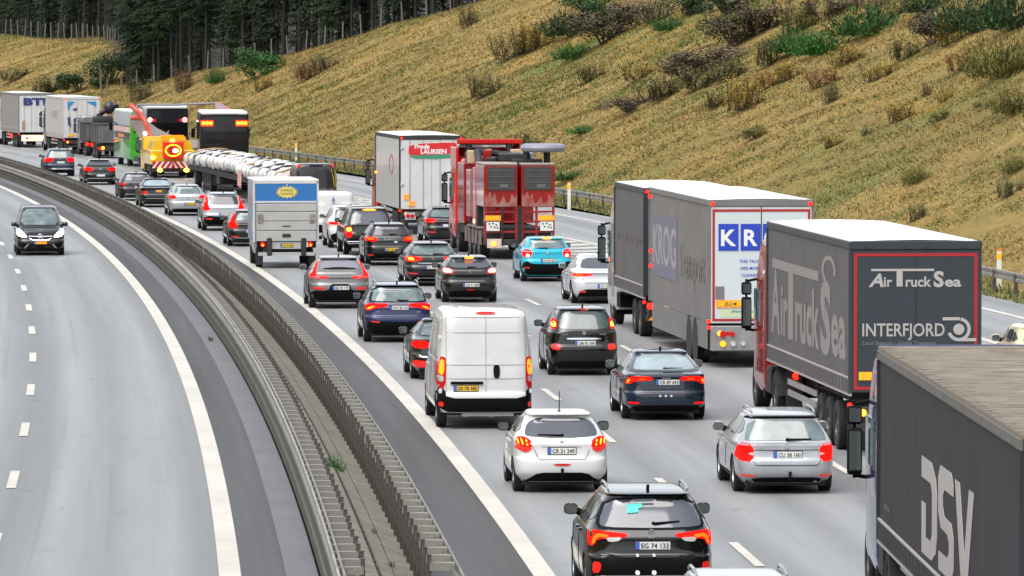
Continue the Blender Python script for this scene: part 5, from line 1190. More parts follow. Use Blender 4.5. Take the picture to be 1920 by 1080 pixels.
    g = G()
    for yy in (1.7,3.1,4.5): g.box(-1.29,-.9,yy-.6,yy+.6,1.06,1.12)
    for k in range(5): g.box(-1.3,-1.22,1.0+k*1.1,1.25+k*1.1,.5,1.0)
    obj('mudguard', g, mat('muddy guard', (.22,.17,.15), .8), root)
    c = cab(root, 9.2, paint('bright red cab', (.60,.015,.015), 0, .3), 2.5, 3.5, 2.3)
    g = G(); w = 1.2      # open backed roof deflector
    g.add([(-w,9.2,3.1),(-w,9.2,3.75),(-w*.82,9.25,4.05),(w*.82,9.25,4.05),(w,9.2,3.75),(w,9.2,3.1),(-w,11,3.1),(-w,11,3.45),(-w*.82,10.9,3.75),(w*.82,10.9,3.75),(w,11,3.45),(w,11,3.1)], [(0,1,7,6),(1,2,8,7),(2,3,9,8),(3,4,10,9),(4,5,11,10)])
    g.box(-w,w,9.14,9.22,3.92,4.10,bev=.03); g.box(-w+.02,w-.02,10.4,10.5,3.1,3.78); g.box(-w-.03,-w+.08,9.15,11,3.05,3.80,bev=.03); g.box(w-.08,w+.03,9.15,11,3.05,3.80,bev=.03); obj('roof_deflector', g, paint('bright red cab', (.6,.015,.015)), c)
    g = G(); g.cyl((-.75,9.3,3.2),(-.75,9.3,3.95),.13,n=10); g.cyl((.75,9.3,3.2),(.75,9.3,3.95),.13,n=10); obj_split('exhaust_stack', g, M_dark, c)
    place(root, 974, 487, 136, 2.55, slope(231)-.02)
crane()

# ---- box van with tail lift and blue header
def boxvan():
    root = thing('box_van', 'grey box van with a closed tail lift under a blue header with a yellow starburst', 'box van')
    W_ = 2.3; w = W_/2; H = 3.15
    g = G(); g.box(-w, w, 0, 4.3, .95, H, bev=.03); bx = obj('box_body', g, [mat('pale blue side', (.30,.37,.50), .4, coat=.3, noise=(.8,.15))], root)
    g = G(); g.box(-w-.02, w+.02, -.02, 4.32, H-.02, H+.05, bev=.02); obj('roof', g, M_roofw, bx)
    g = G()
    for s in (-1, 1): g.box(s*w-.05, s*w+.015, -.04, .08, .95, H-.02)
    g.box(-w, w, -.04, .0, 2.36, 2.42); g.box(-w, w, -.04, .0, H-.1, H-.02); obj('rear_frame', g, M_wbox, bx)
    g = G(); g.box(-w+.05, w-.05, -.03, .0, 2.42, H-.10); hd = obj('header_panel', g, mat('header blue', (.015,.15,.42), .4), bx)
    star = []
    for k in range(32):
        a = 2*math.pi*k/32; r_ = 1.0 if k % 2 == 0 else .72; star.append((math.cos(a)*.42*r_+.02, 2.74+math.sin(a)*.24*r_))
    g = G(); g.prism(star, -.045, -.03, 'y'); st = obj('starburst', g, mat('pale yellow', (.72,.58,.14), .5), hd)
    g = G(); g.text('EXPRESS', .09, (.02,-.046,2.76), UX, UZ, 'c', bold=.02, depth=.002); g.text('CAREFREE', .08, (.02,-.046,2.64), UX, UZ, 'c', bold=.02, depth=.002); obj('starburst_lettering', g, mat('olive ink', (.25,.2,.04), .5), st)
    g = G(); lamp(hd, .02, -.03, 3.0, .035, M_clearlens, 'camera')
    M_lift = mat('tail lift aluminium', (.50,.49,.47), .45, .35, noise=(1.2,.15))
    for k in range(4):
        z0, z1 = [(.98,1.36),(1.37,1.70),(1.71,2.04),(2.05,2.33)][k]; g = G(); g.box(-w+.07, w-.07, -.12, -.04, z0, z1-.012, bev=.012); obj('lift_platform_board', g, M_lift, root)
    for s in (-1, 1):
        g = G(); g.box(s*.93-.10, s*.93+.10, -.135, -.12, 1.62, 1.95); ph = obj('photo_sticker', g, mat('brown sticker', (.10,.075,.06), .5, noise=(6,.6,(.35,.3,.27))), root)
        g = G(); g.box(s*.62-.09, s*.62+.09, -.18, -.06, .45, 1.1, bev=.03); obj('lift_arm', g, M_dark, root)
        g = G(); g.box(s*.92-.14, s*.92+.14, -.1, -.02, .74, .98); lbx = obj('lamp_box', g, M_plastic, root); lamp(lbx, s*.86, -.1, .86, .09, M_lit, 'tail_light'); lamp(lbx, s*.86, -.13, .84, .045, M_hot, 'brake_lamp')
        g = G(); g.box(s*.95-.13, s*.95+.13, .35, .38, .12, .52); obj('mud_flap', g, M_mud, root)
    g = G(); g.box(-.14,.14,-.135,-.12,1.50,1.54); obj('lift_lettering', g, M_ink, root); g = G(); g.box(-.15,.15,-.135,-.12,1.12,1.24,bev=.02); obj('lift_handle', g, M_dark, root)
    g = G(); g.box(-.52,.52,-.08,-.03,.70,.95); hb = obj('plate_board', g, M_lift, root); plate(hb, .02, -.09, .83, 'CK 47 066', 'y', .44)
    g = G(); g.box(-1.02,-.70,-.16,-.06,.46,.58); g.box(-.52,.52,-.16,-.06,.46,.58); g.box(.70,1.02,-.16,-.06,.46,.58); obj_split('under_run_bar', g, M_lift, root)
    g = G(); g.box(-.6,.6,.2,5.5,.5,.94); obj('chassis', g, M_grime, root)
    wheels(root, (1.2, 4.9), 2.1, .36, .24)
    g = G(); rows = {'L': 1.9, 'r': [(.4,.1,.1,.96,9),(.7,0,0,1.0,9),(1.2,0,.1,1.0,9),(1.3,0,.6,.98,9),(2.1,0,1.0,.86,8),(2.25,.1,1.1,.78,6)]}
    q = loft(rows, 0, 40, 2); q.v = [(x, y+4.35, z) for x, y, z in q.v]; obj('cab', q, P_white, root, 40)
    g = G(); g.box(-w-.006, -w-.002, 1.0, 1.5, 1.3, 1.7); obj('side_emblem', g, mat('pale yellow', (.72,.58,.14)), bx); g = G(); g.box(-w-.006,-w-.002, 2.2,3.4,2.2,2.6); obj('side_print', g, mat('faded red print', (.5,.15,.15)), bx)
    place(root, 537, 503, 120, 2.3)
boxvan()

# ---- long white strapped load on a dark flatbed
def longload():
    A = Vector((base(295)+7.5, 295, 0)); B = Vector((base(350)+7.2, 350, 0)); dv = (B-A); L = dv.length; th = -math.atan2(dv.x, dv.y)
    t = thing('flatbed_trailer', 'dark long flatbed trailer under the white strapped load', 'trailer', A, th)
    g = G(); g.box(-1.2,1.2,16,L,.95,1.25); g.box(-.35,.35,4,18,1.05,1.25); g.box(-1.1,1.1,36,38,.5,.95); obj('deck', g, M_dark, t)
    wheels(t, (40.5,41.9,43.3,44.7,50), 2.5, .5, .34)
    g = G(); g.box(-1.2,1.2,38.2,38.3,.4,1.1); bp = obj('rear_board', g, M_grime, t); lamp(bp, -1.0, 38.2, .75, .09, M_lit, 'tail_light'); lamp(bp, 1.0, 38.2, .75, .09, M_lit, 'tail_light')
    g = G(); g.box(-.8,.8,38.1,38.2,.42,.56); obj('under_run_bar', g, M_alu, t)
    M_wrap = mat('white wrapping', (.78,.78,.76), .35, coat=.3, noise=(.7,.12)); M_strap = mat('dark strap', (.035,.033,.032), .7); M_red2 = mat('orange edge', (.8,.22,.05), .5)
    ld = thing('wrapped_load', 'very long bundle of white wrapped tubes tied with dark straps on the flatbed', 'load', A, th)
    NT = 5
    for k in range(NT):
        x = -1.25+2.5*k/(NT-1); z = 1.52+.22*math.sin(math.pi*k/(NT-1)); y0 = 0+[0,2.5,6,9,12][k]; g = G(); n = 30
        rl = random.Random(k+3); y = y0
        while y < L-2:
            y2 = min(L, y+rl.uniform(8, 13)); jx, jz = rl.uniform(-.07,.07), rl.uniform(-.05,.09); zz = lambda q: z+jz+.10*math.sin(q*.06); g = G(); n = 8
            for i in range(n):
                a, b = y+(y2-y)*i/n, y+(y2-y)*(i+1)/n; w_ = .33+.02*math.sin(i*2.1+k)
                g.cyl((x+jx,a,zz(a)),(x+jx,b,zz(b)),w_,n=14,cap=i in (0,n-1))
            obj('wrapped_tube', g, M_wrap, ld, 50); y = y2+rl.uniform(.15,.4)
        lamp(ld, x, y0-.02, z, .10, M_hotr if k < 3 else M_red, 'end_lamp')
    for i in range(13):
        y = 1.5+i*4.2; pts = [(-1.58,y-.7,1.35),(-1.5,y-.5,1.80),(-.65,y-.1,2.06),(0,y+.2,2.12),(.65,y+.5,2.08),(1.5,y+.9,1.85),(1.58,y+1,1.35)]
        g = G()
        for a, b in zip(pts, pts[1:]): g.cyl(a, b, .058, n=6)
        obj('strap', g, M_strap if i % 4 else mat('tan strap', (.35,.25,.12), .7), ld)
    g = G(); g.box(-1.66,-1.60,18,18.1,.72,1.55); g.add([(-1.67,17.2,.8),(-1.67,19.4,.8),(-1.67,19.0,1.6),(-1.67,17.0,1.6)], [(0,1,2,3)])
    obj('warning_flag', g, mat('red and white flag', (.75,.55,.52), .6, noise=(1.5,.5,(.7,.05,.05))), ld)
    g = G(); g.box(1.15,1.45,L-34,L,1.78,1.90); obj('orange_cover_edge', g, M_red2, ld)
longload()

# ---- yellow roadworks lorry with illuminated sign
def works():
    root = thing('roadworks_lorry', 'yellow roadworks lorry with a lit round arrow sign and striped rear board', 'lorry')
    M_y = paint('works yellow', (.86,.52,.02), 0, .4, .15)
    g = G(); g.box(-1.2,1.2,.3,5,.95,2.05,bev=.08); g.prism([(-1.15,1.9),(1.15,1.9),(.95,2.75),(-.95,2.75)], .5, 3.2, 'y'); bd = obj('body', g, M_y, root)
    g = G(); g.box(-.56,.56,.02,.25,1.45,2.65,bev=.04); pn = obj('sign_panel', g, mat('sign red', (.35,.01,.01), .4, emit=(1,.01,.004), es=.3), root)
    g = G()
    for k in range(28):
        t0, t1 = 2*math.pi*k/28, 2*math.pi*(k+1)/28; g.add([(math.cos(t)*r_, 0, 2.02+math.sin(t)*r_) for t, r_ in ((t0,.36),(t0,.46),(t1,.46),(t1,.36))], [(3,2,1,0)])
    obj('sign_ring', g, emis('yellow ring', (1,.50,.02), 1.4), pn)
    g = G(); g.box(-.15,.15,-.005,.01,1.76,2.3); g.v = [v for v in g.v]; obj('sign_centre', g, mat('sign red', (.35,.01,.01)), pn); lamp(pn, .12, -.01, 2.0, .15, M_hotw, 'bright_lamp')
    g = G()
    for z in (2.2, 2.0, 1.8): g.box(-.22,-.06,-.02,-.006,z-.04,z+.04)
    obj('sign_symbol', g, M_ink, pn)
    g = G(); g.box(-.62,.62,.4,.7,2.80,3.12,bev=.04); bb = obj('beacon_bar', g, emis('orange beacon bar', (1,.17,.008), 1.0), root); lamp(bb, 0, .38, 2.74, .12, emis('yellow flash', (1,.7,.05), 6), 'flash_lamp')
    for s in (-1, 1): lamp(bd, s*1.08, .28, 1.5, .13, emis('yellow flash', (1,.7,.05), 6), 'flash_lamp'); lamp(root, s*.72, .0, .58, .15, emis('yellow flash', (1,.7,.05), 6), 'low_lamp')
    g = G(); g.box(-1.12,1.12,.04,.14,.72,1.22); bo = obj('hazard_board', g, M_redframe, root); g = G()
    for s in (-1, 1):
        for k in range(4):
            x = .12+k*.30; g.add([(s*x,.035,.73),(s*(x+.14),.035,.73),(s*(x-.12),.035,1.21),(s*(x-.26 if x > .27 else 0),.035,1.21)], [(0,1,2,3) if s > 0 else (3,2,1,0)])
    obj('hazard_stripe', g, mat('pale pink stripe', (.75,.6,.58), .4), bo)
    g = G(); g.box(-1.1,1.1,.2,6,.45,.95); obj('chassis', g, M_grime, root); wheels(root, (1.0, 5.6), 2.4, .5, .36)
    cab(root, 5.0, M_y, 2.4, 2.7, 1.9)
    g = G()
    for k in range(3): g.box(1.25,2.15+k*.12,2.5,2.9,.7+.0,.82) if k == 0 else g.box(1.25,1.9,2.5,2.9,.72+k*.42,.98+k*.42)
    obj_split('folded_barrier', g, M_y, root)
    place(root, 325, 334, 88, 2.45); root.scale.z *= .74
works()

# ---- two dark backed coaches, the green coach
def coach(label, u, v, wpx, H, big, pm, rear, yaw=None, LL=12.0):
    root = thing('coach', label, 'coach'); W_ = 2.55; w = W_/2
    g = G(); g.box(-w, w, 0, LL, .45, H-.12, bev=.10); bo = obj('body', g, pm, root, 50)
    g = G(); g.box(-w+.06, w-.06, -.05, LL-.1, H-.18, H, bev=.07); obj('roof', g, M_roofw, bo)
    g = G(); g.box(-w+.04, w-.04, -.02, .02, 1.0, H-.20); rr_ = obj('rear_panel', g, rear, bo)
    g = G(); g.box(-w+.12, w-.12, -.03, -.02, H-1.05, H-.26); obj('rear_window', g, M_glass, rr_)
    for s in (-1, 1):
        if big == 2:
            for k in range(3): lamp(rr_, s*(.72+.19*k), -.02, H-.62, .11, M_hot, 'tail_light')
            g = G(); g.box(s*.91-.33, s*.91+.33, -.035, -.015, H-.78, H-.46, bev=.01); obj('lamp_cluster', g, emis('deep red glow', (1,.03,.004), 1.0), rr_)
        else:
            g = G(); g.prism([(s*1.2,H-1.0),(s*.72,H-.92),(s*.72,H-.84),(s*1.2,H-.72)], -.035, .0, 'y'); obj('lamp_cluster', g, M_lit, rr_); lamp(rr_, s*1.05, -.03, H-.86, .13, M_hotw if big == 1 else M_hot, 'tail_light')
        g = G(); g.box(s*w-.012, s*w+.012, .6, LL-.6, 1.75, H-.55); obj('side_window', g, M_glassg, bo)
        mg = G(); mg.box(s*(w+.2)-.1, s*(w+.2)+.1, LL-.1, LL+.1, 2.2, 2.7, bev=.04); mg.cyl((s*w,LL-.1,2.8),(s*(w+.2),LL,2.7),.03,n=6); obj('wing_mirror', mg, M_plastic, root)
    g = G(); g.box(-w+.1, w-.1, -.06, .1, .35, 1.0, bev=.05); bp = obj('rear_bumper', g, pm, root)
    plate(bp, 0, -.075, .75, '', 'w'); wheels(root, (2.6, LL-2.8), 2.5, .48, .32)
    place(root, u, v, wpx, 2.55, yaw)
    return root, rr_, bo
r1, p1, b1 = coach('white roofed coach with a plain black back, seen behind the yellow roadworks lorry', 314, 322, 79, 4.0, 1, paint('coach grey', (.20,.20,.22), .2, .5), P_black, -.112, 9)
g = G(); g.prism([(-.12,2.2),(.0,2.45),(.12,2.5),(.02,2.25)], -.03, -.02, 'y'); obj('back_emblem', g, mat('grey emblem', (.3,.3,.32), .4), p1)
r2, p2, b2 = coach('black backed coach with glowing orange lamps high up, right of the other black one', 421, 342, 92, 3.72, 2, mat('coach black', (.02,.02,.023), .6, spec=.2), P_black, -.07, 9)
g = G(); g.box(-.7,.7,-.04,-.02,3.55,3.62); obj('brake_strip', g, M_greyp, p2)
r3, p3, b3 = coach('green coach ahead of the roadworks lorry with a pale window band', 282, 313, 74, 3.65, 0, paint('bright green', (.06,.42,.03), 0, .35, .3), paint('bright green', (.06,.42,.03)))
g = G()
g.box(-1.30,-1.28,.3,11.7,2.2,2.55); obj('side_print', g, mat('orange and white print', (.65,.25,.2), .4, noise=(1.2,.5,(.7,.68,.66))), b3)
g = G(); g.box(-1.31,-1.29,4.5,8.5,1.85,2.05); obj('orange_lettering', g, mat('orange edge', (.8,.22,.05)), b3)
g = G(); g.box(-1.295,1.0,.2,11.8,2.62,3.5); obj('window_band', g, mat('pale window band', (.40,.46,.54), .15, coat=.6, noise=(.6,.3)), b3)

# ---- curved wing section on a low loader
def wing():
    d0 = 377.0; k = d0/FPX
    def pt(u, v, dd=0): return Vector(((u-960)*k*(d0+dd)/d0, d0+dd, CAM_H-(v-75)*k*(d0+dd)/d0))
    lo = thing('low_loader', 'dark low loader trailer under the curved grey wing section', 'trailer', pt(340, 296), .12)
    g = G(); g.box(-2.6,2.6,0,5,.75,1.05); g.box(-2.6,2.6,0,.2,.5,.75); obj('deck', g, M_dark, lo); lo.location.z = 0; wheels(lo, (1.2,2.6), 2.6, .45, .3)
    root = thing('wing_section', 'curved grey wing section with red edges and a pole across its top', 'wing section', pt(340, 270))
    o = root.location.copy()
    up = [(243,196),(258,212),(270,226),(290,241),(315,253),(345,261),(385,266),(436,265)]; dn = [(246,238),(256,252),(272,268),(292,282),(325,284),(350,278),(392,276),(436,274)]
    g = G(); n = len(up); 
    for i in range(n):
        t = i/(n-1)
        for (q, yy) in ((up[i], 3.2-2.4*t), (dn[i], .6+.2*t)): g.v.append(tuple(pt(*q)+Vector((0, yy, 0))-o))
        for (q, yy) in ((up[i], 3.2-2.4*t), (dn[i], .6+.2*t)): g.v.append(tuple(pt(*q)+Vector((0, yy+.35, 0))-o))
    for i in range(n-1):
        a, b = i*4, i*4+4; g.add([], []); g.f += [(a,a+1,b+1,b), (a+2,b+2,b+3,a+3), (a,b,b+2,a+2), (a+1,a+3,b+3,b+1)]; g.m += [0]*4
    g.f += [(0,2,3,1), (4*n-4,4*n-3,4*n-1,4*n-2)]; g.m += [0,0]
    obj('wing_skin', g, mat('wing grey', (.27,.23,.215), .5, noise=(.35,.35,(.16,.115,.10))), root, 60)
    for nm, pl, y0 in (('red_edge', [(243,196),(262,212),(272,228),(280,250),(290,268),(302,284)], .0), ('red_edge', [(244,220),(268,222)], .3)):
        g = G(); ps = [pt(*p)+Vector((0, y0, 0))-o for p in pl]
        for a, b in zip(ps, ps[1:]): g.cyl(a, b, .15, n=8)
        obj(nm, g, mat('worn red edge', (.72,.05,.03), .5, noise=(2,.4,(.75,.2,.14))), root, 40)
    g = G(); ps = [pt(255,197)+Vector((0,2.6,0))-o, pt(330,197)+Vector((0,2.6,0))-o, pt(404,194)+Vector((0,2.6,0))-o]
    for a, b in zip(ps, ps[1:]): g.cyl(a, b, .07, n=8)
    g.cyl(ps[0], pt(250,206)+Vector((0,2.6,0))-o, .07, n=8); obj('top_pole', g, mat('pole grey', (.2,.2,.2), .5), root)
    g = G(); fp = [pt(*q)-o for q in ((400,192),(414,196),(432,210),(432,214),(400,214))]; g.add([p+Vector((0,2.5,0)) for p in fp]+[p+Vector((0,2.8,0)) for p in fp], [(0,4,3,2,1),(5,6,7,8,9)]+[(i,(i+1) % 5,5+(i+1) % 5,5+i) for i in range(5)])
    obj('tip_fin', g, mat('mauve fin', (.45,.36,.42), .5), root)
    g = G(); g.cyl(ps[2], fp[2]+Vector((0,2.6,0)), .10, n=8); obj('red_edge', g, mat('worn red edge', (.55,.05,.04)), root)
    lamp(root, *(pt(272,250)+Vector((0,.1,0))-o), .12, M_hotw, 'marker_lamp')
wing()

# ---- dark tipper with grab crane
root = thing('tipper_lorry', 'dark tipper lorry with a folded black grab crane in front of the white semitrailer', 'lorry')
M_tip = mat('tipper steel', (.085,.085,.09), .5, .3, noise=(1.2,.5,(.16,.15,.14)))
for (a, b) in ((0, 6.0), (9.0, 14.0)):
    g = G(); g.box(-1.22,1.22,a,b,1.15,2.55,bev=.05); tb = obj('tipper_body', g, M_tip, root)
    g = G()
    for k in range(5): g.box(-1.26,-1.2,a+.3+k*(b-a-.8)/4,a+.45+k*(b-a-.8)/4,1.15,2.55)
    g.box(-1.27,1.27,a-.03,b,2.5,2.6); obj('body_rib', g, M_dark, tb)
g = G(); g.box(-.6,.6,.2,17,.6,1.1); obj('chassis', g, M_grime, root)
g = G(); b = bmesh.new(); bmesh.ops.create_uvsphere(b, u_segments=12, v_segments=8, radius=.5); g.bm(b)
for i in range(len(g.v)): x, y, z = g.v[i]; g.v[i] = (x*.9+.35, y+7.2, z+3.75)
g.cyl((-.4,7.2,1.2),(-.4,7.2,3.3),.22,n=10); g.cyl((-.4,7.2,3.3),(.9,7.0,4.0),.20,n=10); g.cyl((.9,7,4),(1.0,7.2,2.8),.16,n=10); g.cyl((-.9,7.4,2.6),(.3,7.2,3.8),.16,n=8); g.box(-.9,.6,6.8,7.8,2.4,3.1,bev=.1)
obj('grab_crane', g, mat('black machinery', (.03,.03,.035)), root, 40)
wheels(root, (1.2,2.6,4.0,9.8,11.2,16.0), 2.45, .5, .34); cab(root, 14.6, paint('coach grey', (.2,.2,.22)), 2.45, 3.1, 2.2)
g = G(); g.box(-1.15,1.15,-.08,0,.55,.95); bu = obj('rear_bumper', g, M_dark, root)
for s in (-1, 1): lamp(bu, s*.85, -.08, .78, .14, M_hot, 'tail_light'); lamp(bu, s*1.08, -.08, .75, .10, M_lit, 'tail_light')
for x, yy, z in ((-1.2,4.9,.95),(-1.2,8.5,.95)): lamp(root, x, yy, z, .13, M_hotr, 'side_lamp')
place(root, 214, 297, 62, 2.5)

# ---- two far semitrailers
root = thing('articulated_lorry', 'white semitrailer with blue corner shapes on its rear doors, ahead of the dark tipper', 'lorry')
rd = trailer(root, 13.6, 2.55, 4.1, 1.15, mat('pale cream curtain', (.50,.455,.43), .5, noise=(.7,.1)), M_roofw, M_wbox, M_wbox, seed=51, tape=False)
M_cb = mat('corner blue', (.02,.22,.50), .4); g = G(); g.prism([(-1.05,3.75),(-.55,3.75),(-.85,3.45),(-1.02,3.1)], -.06, -.03, 'y'); g.prism([(.35,3.75),(1.0,3.75),(1.0,3.40)], -.06, -.03, 'y'); obj_split('corner_print', g, M_cb, rd)
g = G(); g.prism([(-.7,3.2),(-.45,3.3),(-.3,3.22),(-.5,3.1)], -.06, -.03, 'y'); g.prism([(-1.05,2.6),(-.85,2.7),(-.8,1.9),(-1.0,2.1)], -.06, -.03, 'y'); obj_split('figure_print', g, mat('dark blue print', (.03,.04,.15), .5), rd)
g = G(); g.box(-1.0,-.6,-.05,-.03,1.25,1.45); obj('marker_board', g, M_yel, rd)
g = G(); g.text('TRANS', .6, (-1.29,9.5,2.5), LX, UZ, 'l', depth=.01, width=5); obj('side_lettering', g, mat('faint print', (.5,.45,.44), .5), root)
tractor(root, 13.6, P_graph, 2.5, 3.7); place(root, 154, 289, 67, 2.55)
root = thing('articulated_lorry', 'grey sided semitrailer lettered BTI at the far left of the queue', 'lorry')
rd = trailer(root, 13.6, 2.55, 4.1, 1.15, mat('silver curtain', (.27,.26,.26), .5, noise=(.7,.15)), M_roofw, M_wbox, M_greyp, seed=61, tape=False, top_lamps=False)
g = G(); g.text('BTI', .52, (-.95,-.055,3.2), UX, UZ, 'l', bold=.05, depth=.002, width=1.7); obj('door_lettering', g, mat('navy print', (.02,.03,.16), .4), rd)
g = G(); g.box(-1.05,-.85,-.06,-.03,1.35,2.0); obj('brown_board', g, mat('brown board', (.35,.22,.1), .6), rd)
g = G(); g.box(-1.1,1.1,-.05,-.02,.5,.95); bu = obj('lamp_bar', g, mat('lit bar', (.8,.6,.4), .4, emit=(1,.7,.4), es=.6), root); lamp(bu, -.9, -.05, .72, .12, M_hotw, 'tail_light'); lamp(bu, -.7, -.05, .72, .1, M_lit, 'tail_light')
for yy in (6.2,): lamp(root, -1.25, yy, .8, .16, M_hotr, 'side_lamp')
tractor(root, 13.6, P_white, 2.5, 3.7); place(root, 68, 277, 64, 2.55)
# ================================================================== ROADSIDE POSTS, FENCE, PLANTS, FOREST
def marker(u, v):
    p = at(u, v, .0); root = thing('marker_post', '', 'marker post', p)
    g = G(); g.prism([(-.08,-.03),(.08,-.03),(.06,.05),(-.06,.05)], -.1, 1.25, 'z'); obj('post_body', g, mat('white post', (.78,.77,.72), .5, noise=(3,.15)), root)
    g = G(); g.box(-.082,.082,-.036,.05,.98,1.18); obj('reflector_band', g, M_yel, root)
    g = G(); g.prism([(-.085,1.25),(.085,1.25),(.085,1.36),(-.085,1.28)], -.034, .055, 'y'); obj('post_cap', g, mat('orange cap', (.85,.2,.03), .5), root)
    return root
for (u, v, l) in ((555, 304, 'white roadside marker post standing behind the guard rail left of the white box lorry'), (1067, 392, 'white roadside marker post between the red crane lorry and the road train'), (1873, 542, 'white roadside marker post right of the lorry with red bordered doors')):
    marker(u, v)['label'] = l
def slope_at(u, v, lift=0.0):       # first point of the terrain along a sight line
    a = R(2.2955); dy = (540-v)/FPX; dx = (u-960)/FPX
    dr = Vector((dx, math.cos(a)+dy*math.sin(a), dy*math.cos(a)-math.sin(a)))
    t = 150.0
    while t < 760:
        p = Vector((0,0,CAM_H))+dr*t; s = p.x-base(p.y)
        if p.z <= terr(s, p.y)+lift: return p, s
        t += .8
    return None, None
# fence posts along the crest, one fence with its posts
fr = None; ps = []
for d in np.arange(478, 640, 4.7):
    s = foot(d)+2*Hc(d)+1.2; p = P(s, d, terr(s, d)); ps.append(p)
fr = tag(thing('post_fence', 'thin fence of tall grey posts along the crest below the forest', 'fence', ps[0]), 'thin fence of tall grey posts along the crest below the forest', 'fence')
M_fp = mat('weathered wood', (.17,.155,.125), .8, noise=(5,.3))
g = G(); g.cyl((0,0,-.3),(0,0,1.95),.07,.06,7); pm_ = mesh('fence_post', g, M_fp)
for p in ps:
    o = obj('fence_post', pm_, M_fp, fr); o.location = p-ps[0]; o.rotation_euler = (random.uniform(-.06,.06), random.uniform(-.07,.07), 0)
ps = []
for d in np.arange(612, 735, 4.5):
    s = foot(d)+2*Hc(d)+.5; ps.append(P(s, d, terr(s, d)))
fr = thing('post_fence', 'far fence of leaning posts on top of the left bank', 'fence', ps[0])
for p in ps:
    o = obj('fence_post', pm_, M_fp, fr); o.location = p-ps[0]; o.rotation_euler = (random.uniform(-.05,.05), random.uniform(-.08,.08), 0)
# leaf materials
def leafm(n, c, k=.4):
    m = mat('leaf '+n, c, .6, noise=(.9, k, tuple(x*.45 for x in c)), spec=.25); return m
LM = {'dark': leafm('dark green', (.03,.075,.02)), 'green': leafm('green', (.04,.14,.022)), 'bright': leafm('bright green', (.05,.19,.02)), 'olive': leafm('olive', (.19,.175,.04)),
      'yellow': leafm('yellow', (.50,.34,.03)), 'orange': leafm('orange', (.45,.17,.025)), 'brown': leafm('brown heath', (.085,.068,.036)), 'rust': leafm('rust', (.20,.075,.025)), 'pale': leafm('pale reed', (.33,.25,.15)), 'mauve': leafm('mauve brush', (.19,.14,.085))}
M_stem = mat('twig', (.08,.06,.04), .8)
def bush_mesh(kind, seed):
    r = random.Random(seed); lf, st = G(), G()
    if kind == 'broom':            # upright sprays, dense
        for k in range(330):
            a = r.uniform(0, 6.283); q = r.random()**.5; x, y = math.cos(a)*q*.42, math.sin(a)*q*.42; h = (1.0-.55*q*q)*r.uniform(.7,1.08); lx, ly = math.cos(a)*q*.28, math.sin(a)*q*.28
            for j in range(5):
                t0 = r.uniform(.1,.85); t1 = t0+r.uniform(.10,.2); w = .019*(1.2-t0); b = r.uniform(0,6.283); cx, cy = math.cos(b)*w, math.sin(b)*w
                ax, ay = x+lx*t0+r.uniform(-.05,.05), y+ly*t0+r.uniform(-.05,.05); bx, by = x+lx*t1*1.1+r.uniform(-.04,.04), y+ly*t1*1.1+r.uniform(-.04,.04)
                lf.add([(ax-cx,ay-cy,h*t0),(ax+cx,ay+cy,h*t0),(bx,by,h*t1)], [(0,1,2)])
    elif kind == 'round':
        cl = [(r.uniform(-.34,.34), r.uniform(-.34,.34), r.uniform(.2,.78), r.uniform(.14,.30)) for _ in range(11)]
        for (x, y, z, q) in cl:
            for k in range(240):
                v = Vector((r.gauss(0,1), r.gauss(0,1), r.gauss(0,1))).normalized()*q*r.uniform(.6,1.08); p = Vector((x,y,z))+v
                if p.z < .02: continue
                a = Vector((r.uniform(-1,1), r.uniform(-1,1), r.uniform(-1,1))).normalized()*.027; b = v.cross(a).normalized()*.017
                lf.add([p-a, p+b, p+a, p-b], [(0,1,2,3)])
    else:                          # sparse tall stems with leaves
        for k in range(30):
            x, y = r.uniform(-.36,.36), r.uniform(-.32,.32); h = r.uniform(.55,1.05); lx, ly = r.uniform(-.2,.2), r.uniform(-.2,.2)
            st.cyl((x,y,0),(x+lx,y+ly,h),.010,.004,4,cap=False)
            for j in range(60):
                t = r.uniform(.15,1.03); p = Vector((x+lx*t+r.uniform(-.07,.07), y+ly*t+r.uniform(-.07,.07), h*t)); a = Vector((r.uniform(-1,1), r.uniform(-1,1), r.uniform(-.6,.9))).normalized()*.034; b = a.cross(Vector((0,0,1)))*.55
                lf.add([p-a, p+b, p+a, p-b], [(0,1,2,3)])
    if not st.v:
        for k in range(9): a = r.uniform(0,6.283); st.cyl((0,0,0),(math.cos(a)*.3,math.sin(a)*.3,r.uniform(.4,.7)),.02,.006,4,cap=False)
    return mesh('foliage', lf, LM['dark']), mesh('stem', st, M_stem)
BM = {k: [bush_mesh(k, s) for s in (1,2,3)] for k in ('broom','round','stalk')}
def bush(u, v, w, h, kind, col, label, var=None, group=None, name='bush'):
    p, s = slope_at(u, v)
    if p is None: return
    k = p.y/FPX; root = thing(name, label, 'bush' if name == 'bush' else name.replace('_', ' '), (p.x, p.y, p.z-.08), random.uniform(0,6.28), 1, group)
    f, st = random.choice(BM[kind])
    o = obj('foliage', f, None, root) if False else bpy.data.objects.new('foliage', f); COL.objects.link(o); o.parent = root
    o.material_slots[0].link = 'OBJECT'; o.material_slots[0].material = LM[col]
    q = bpy.data.objects.new('stem', st); COL.objects.link(q); q.parent = root
    root.scale = (w*k*1.55, w*k*1.55, h*k*1.15)
    return root
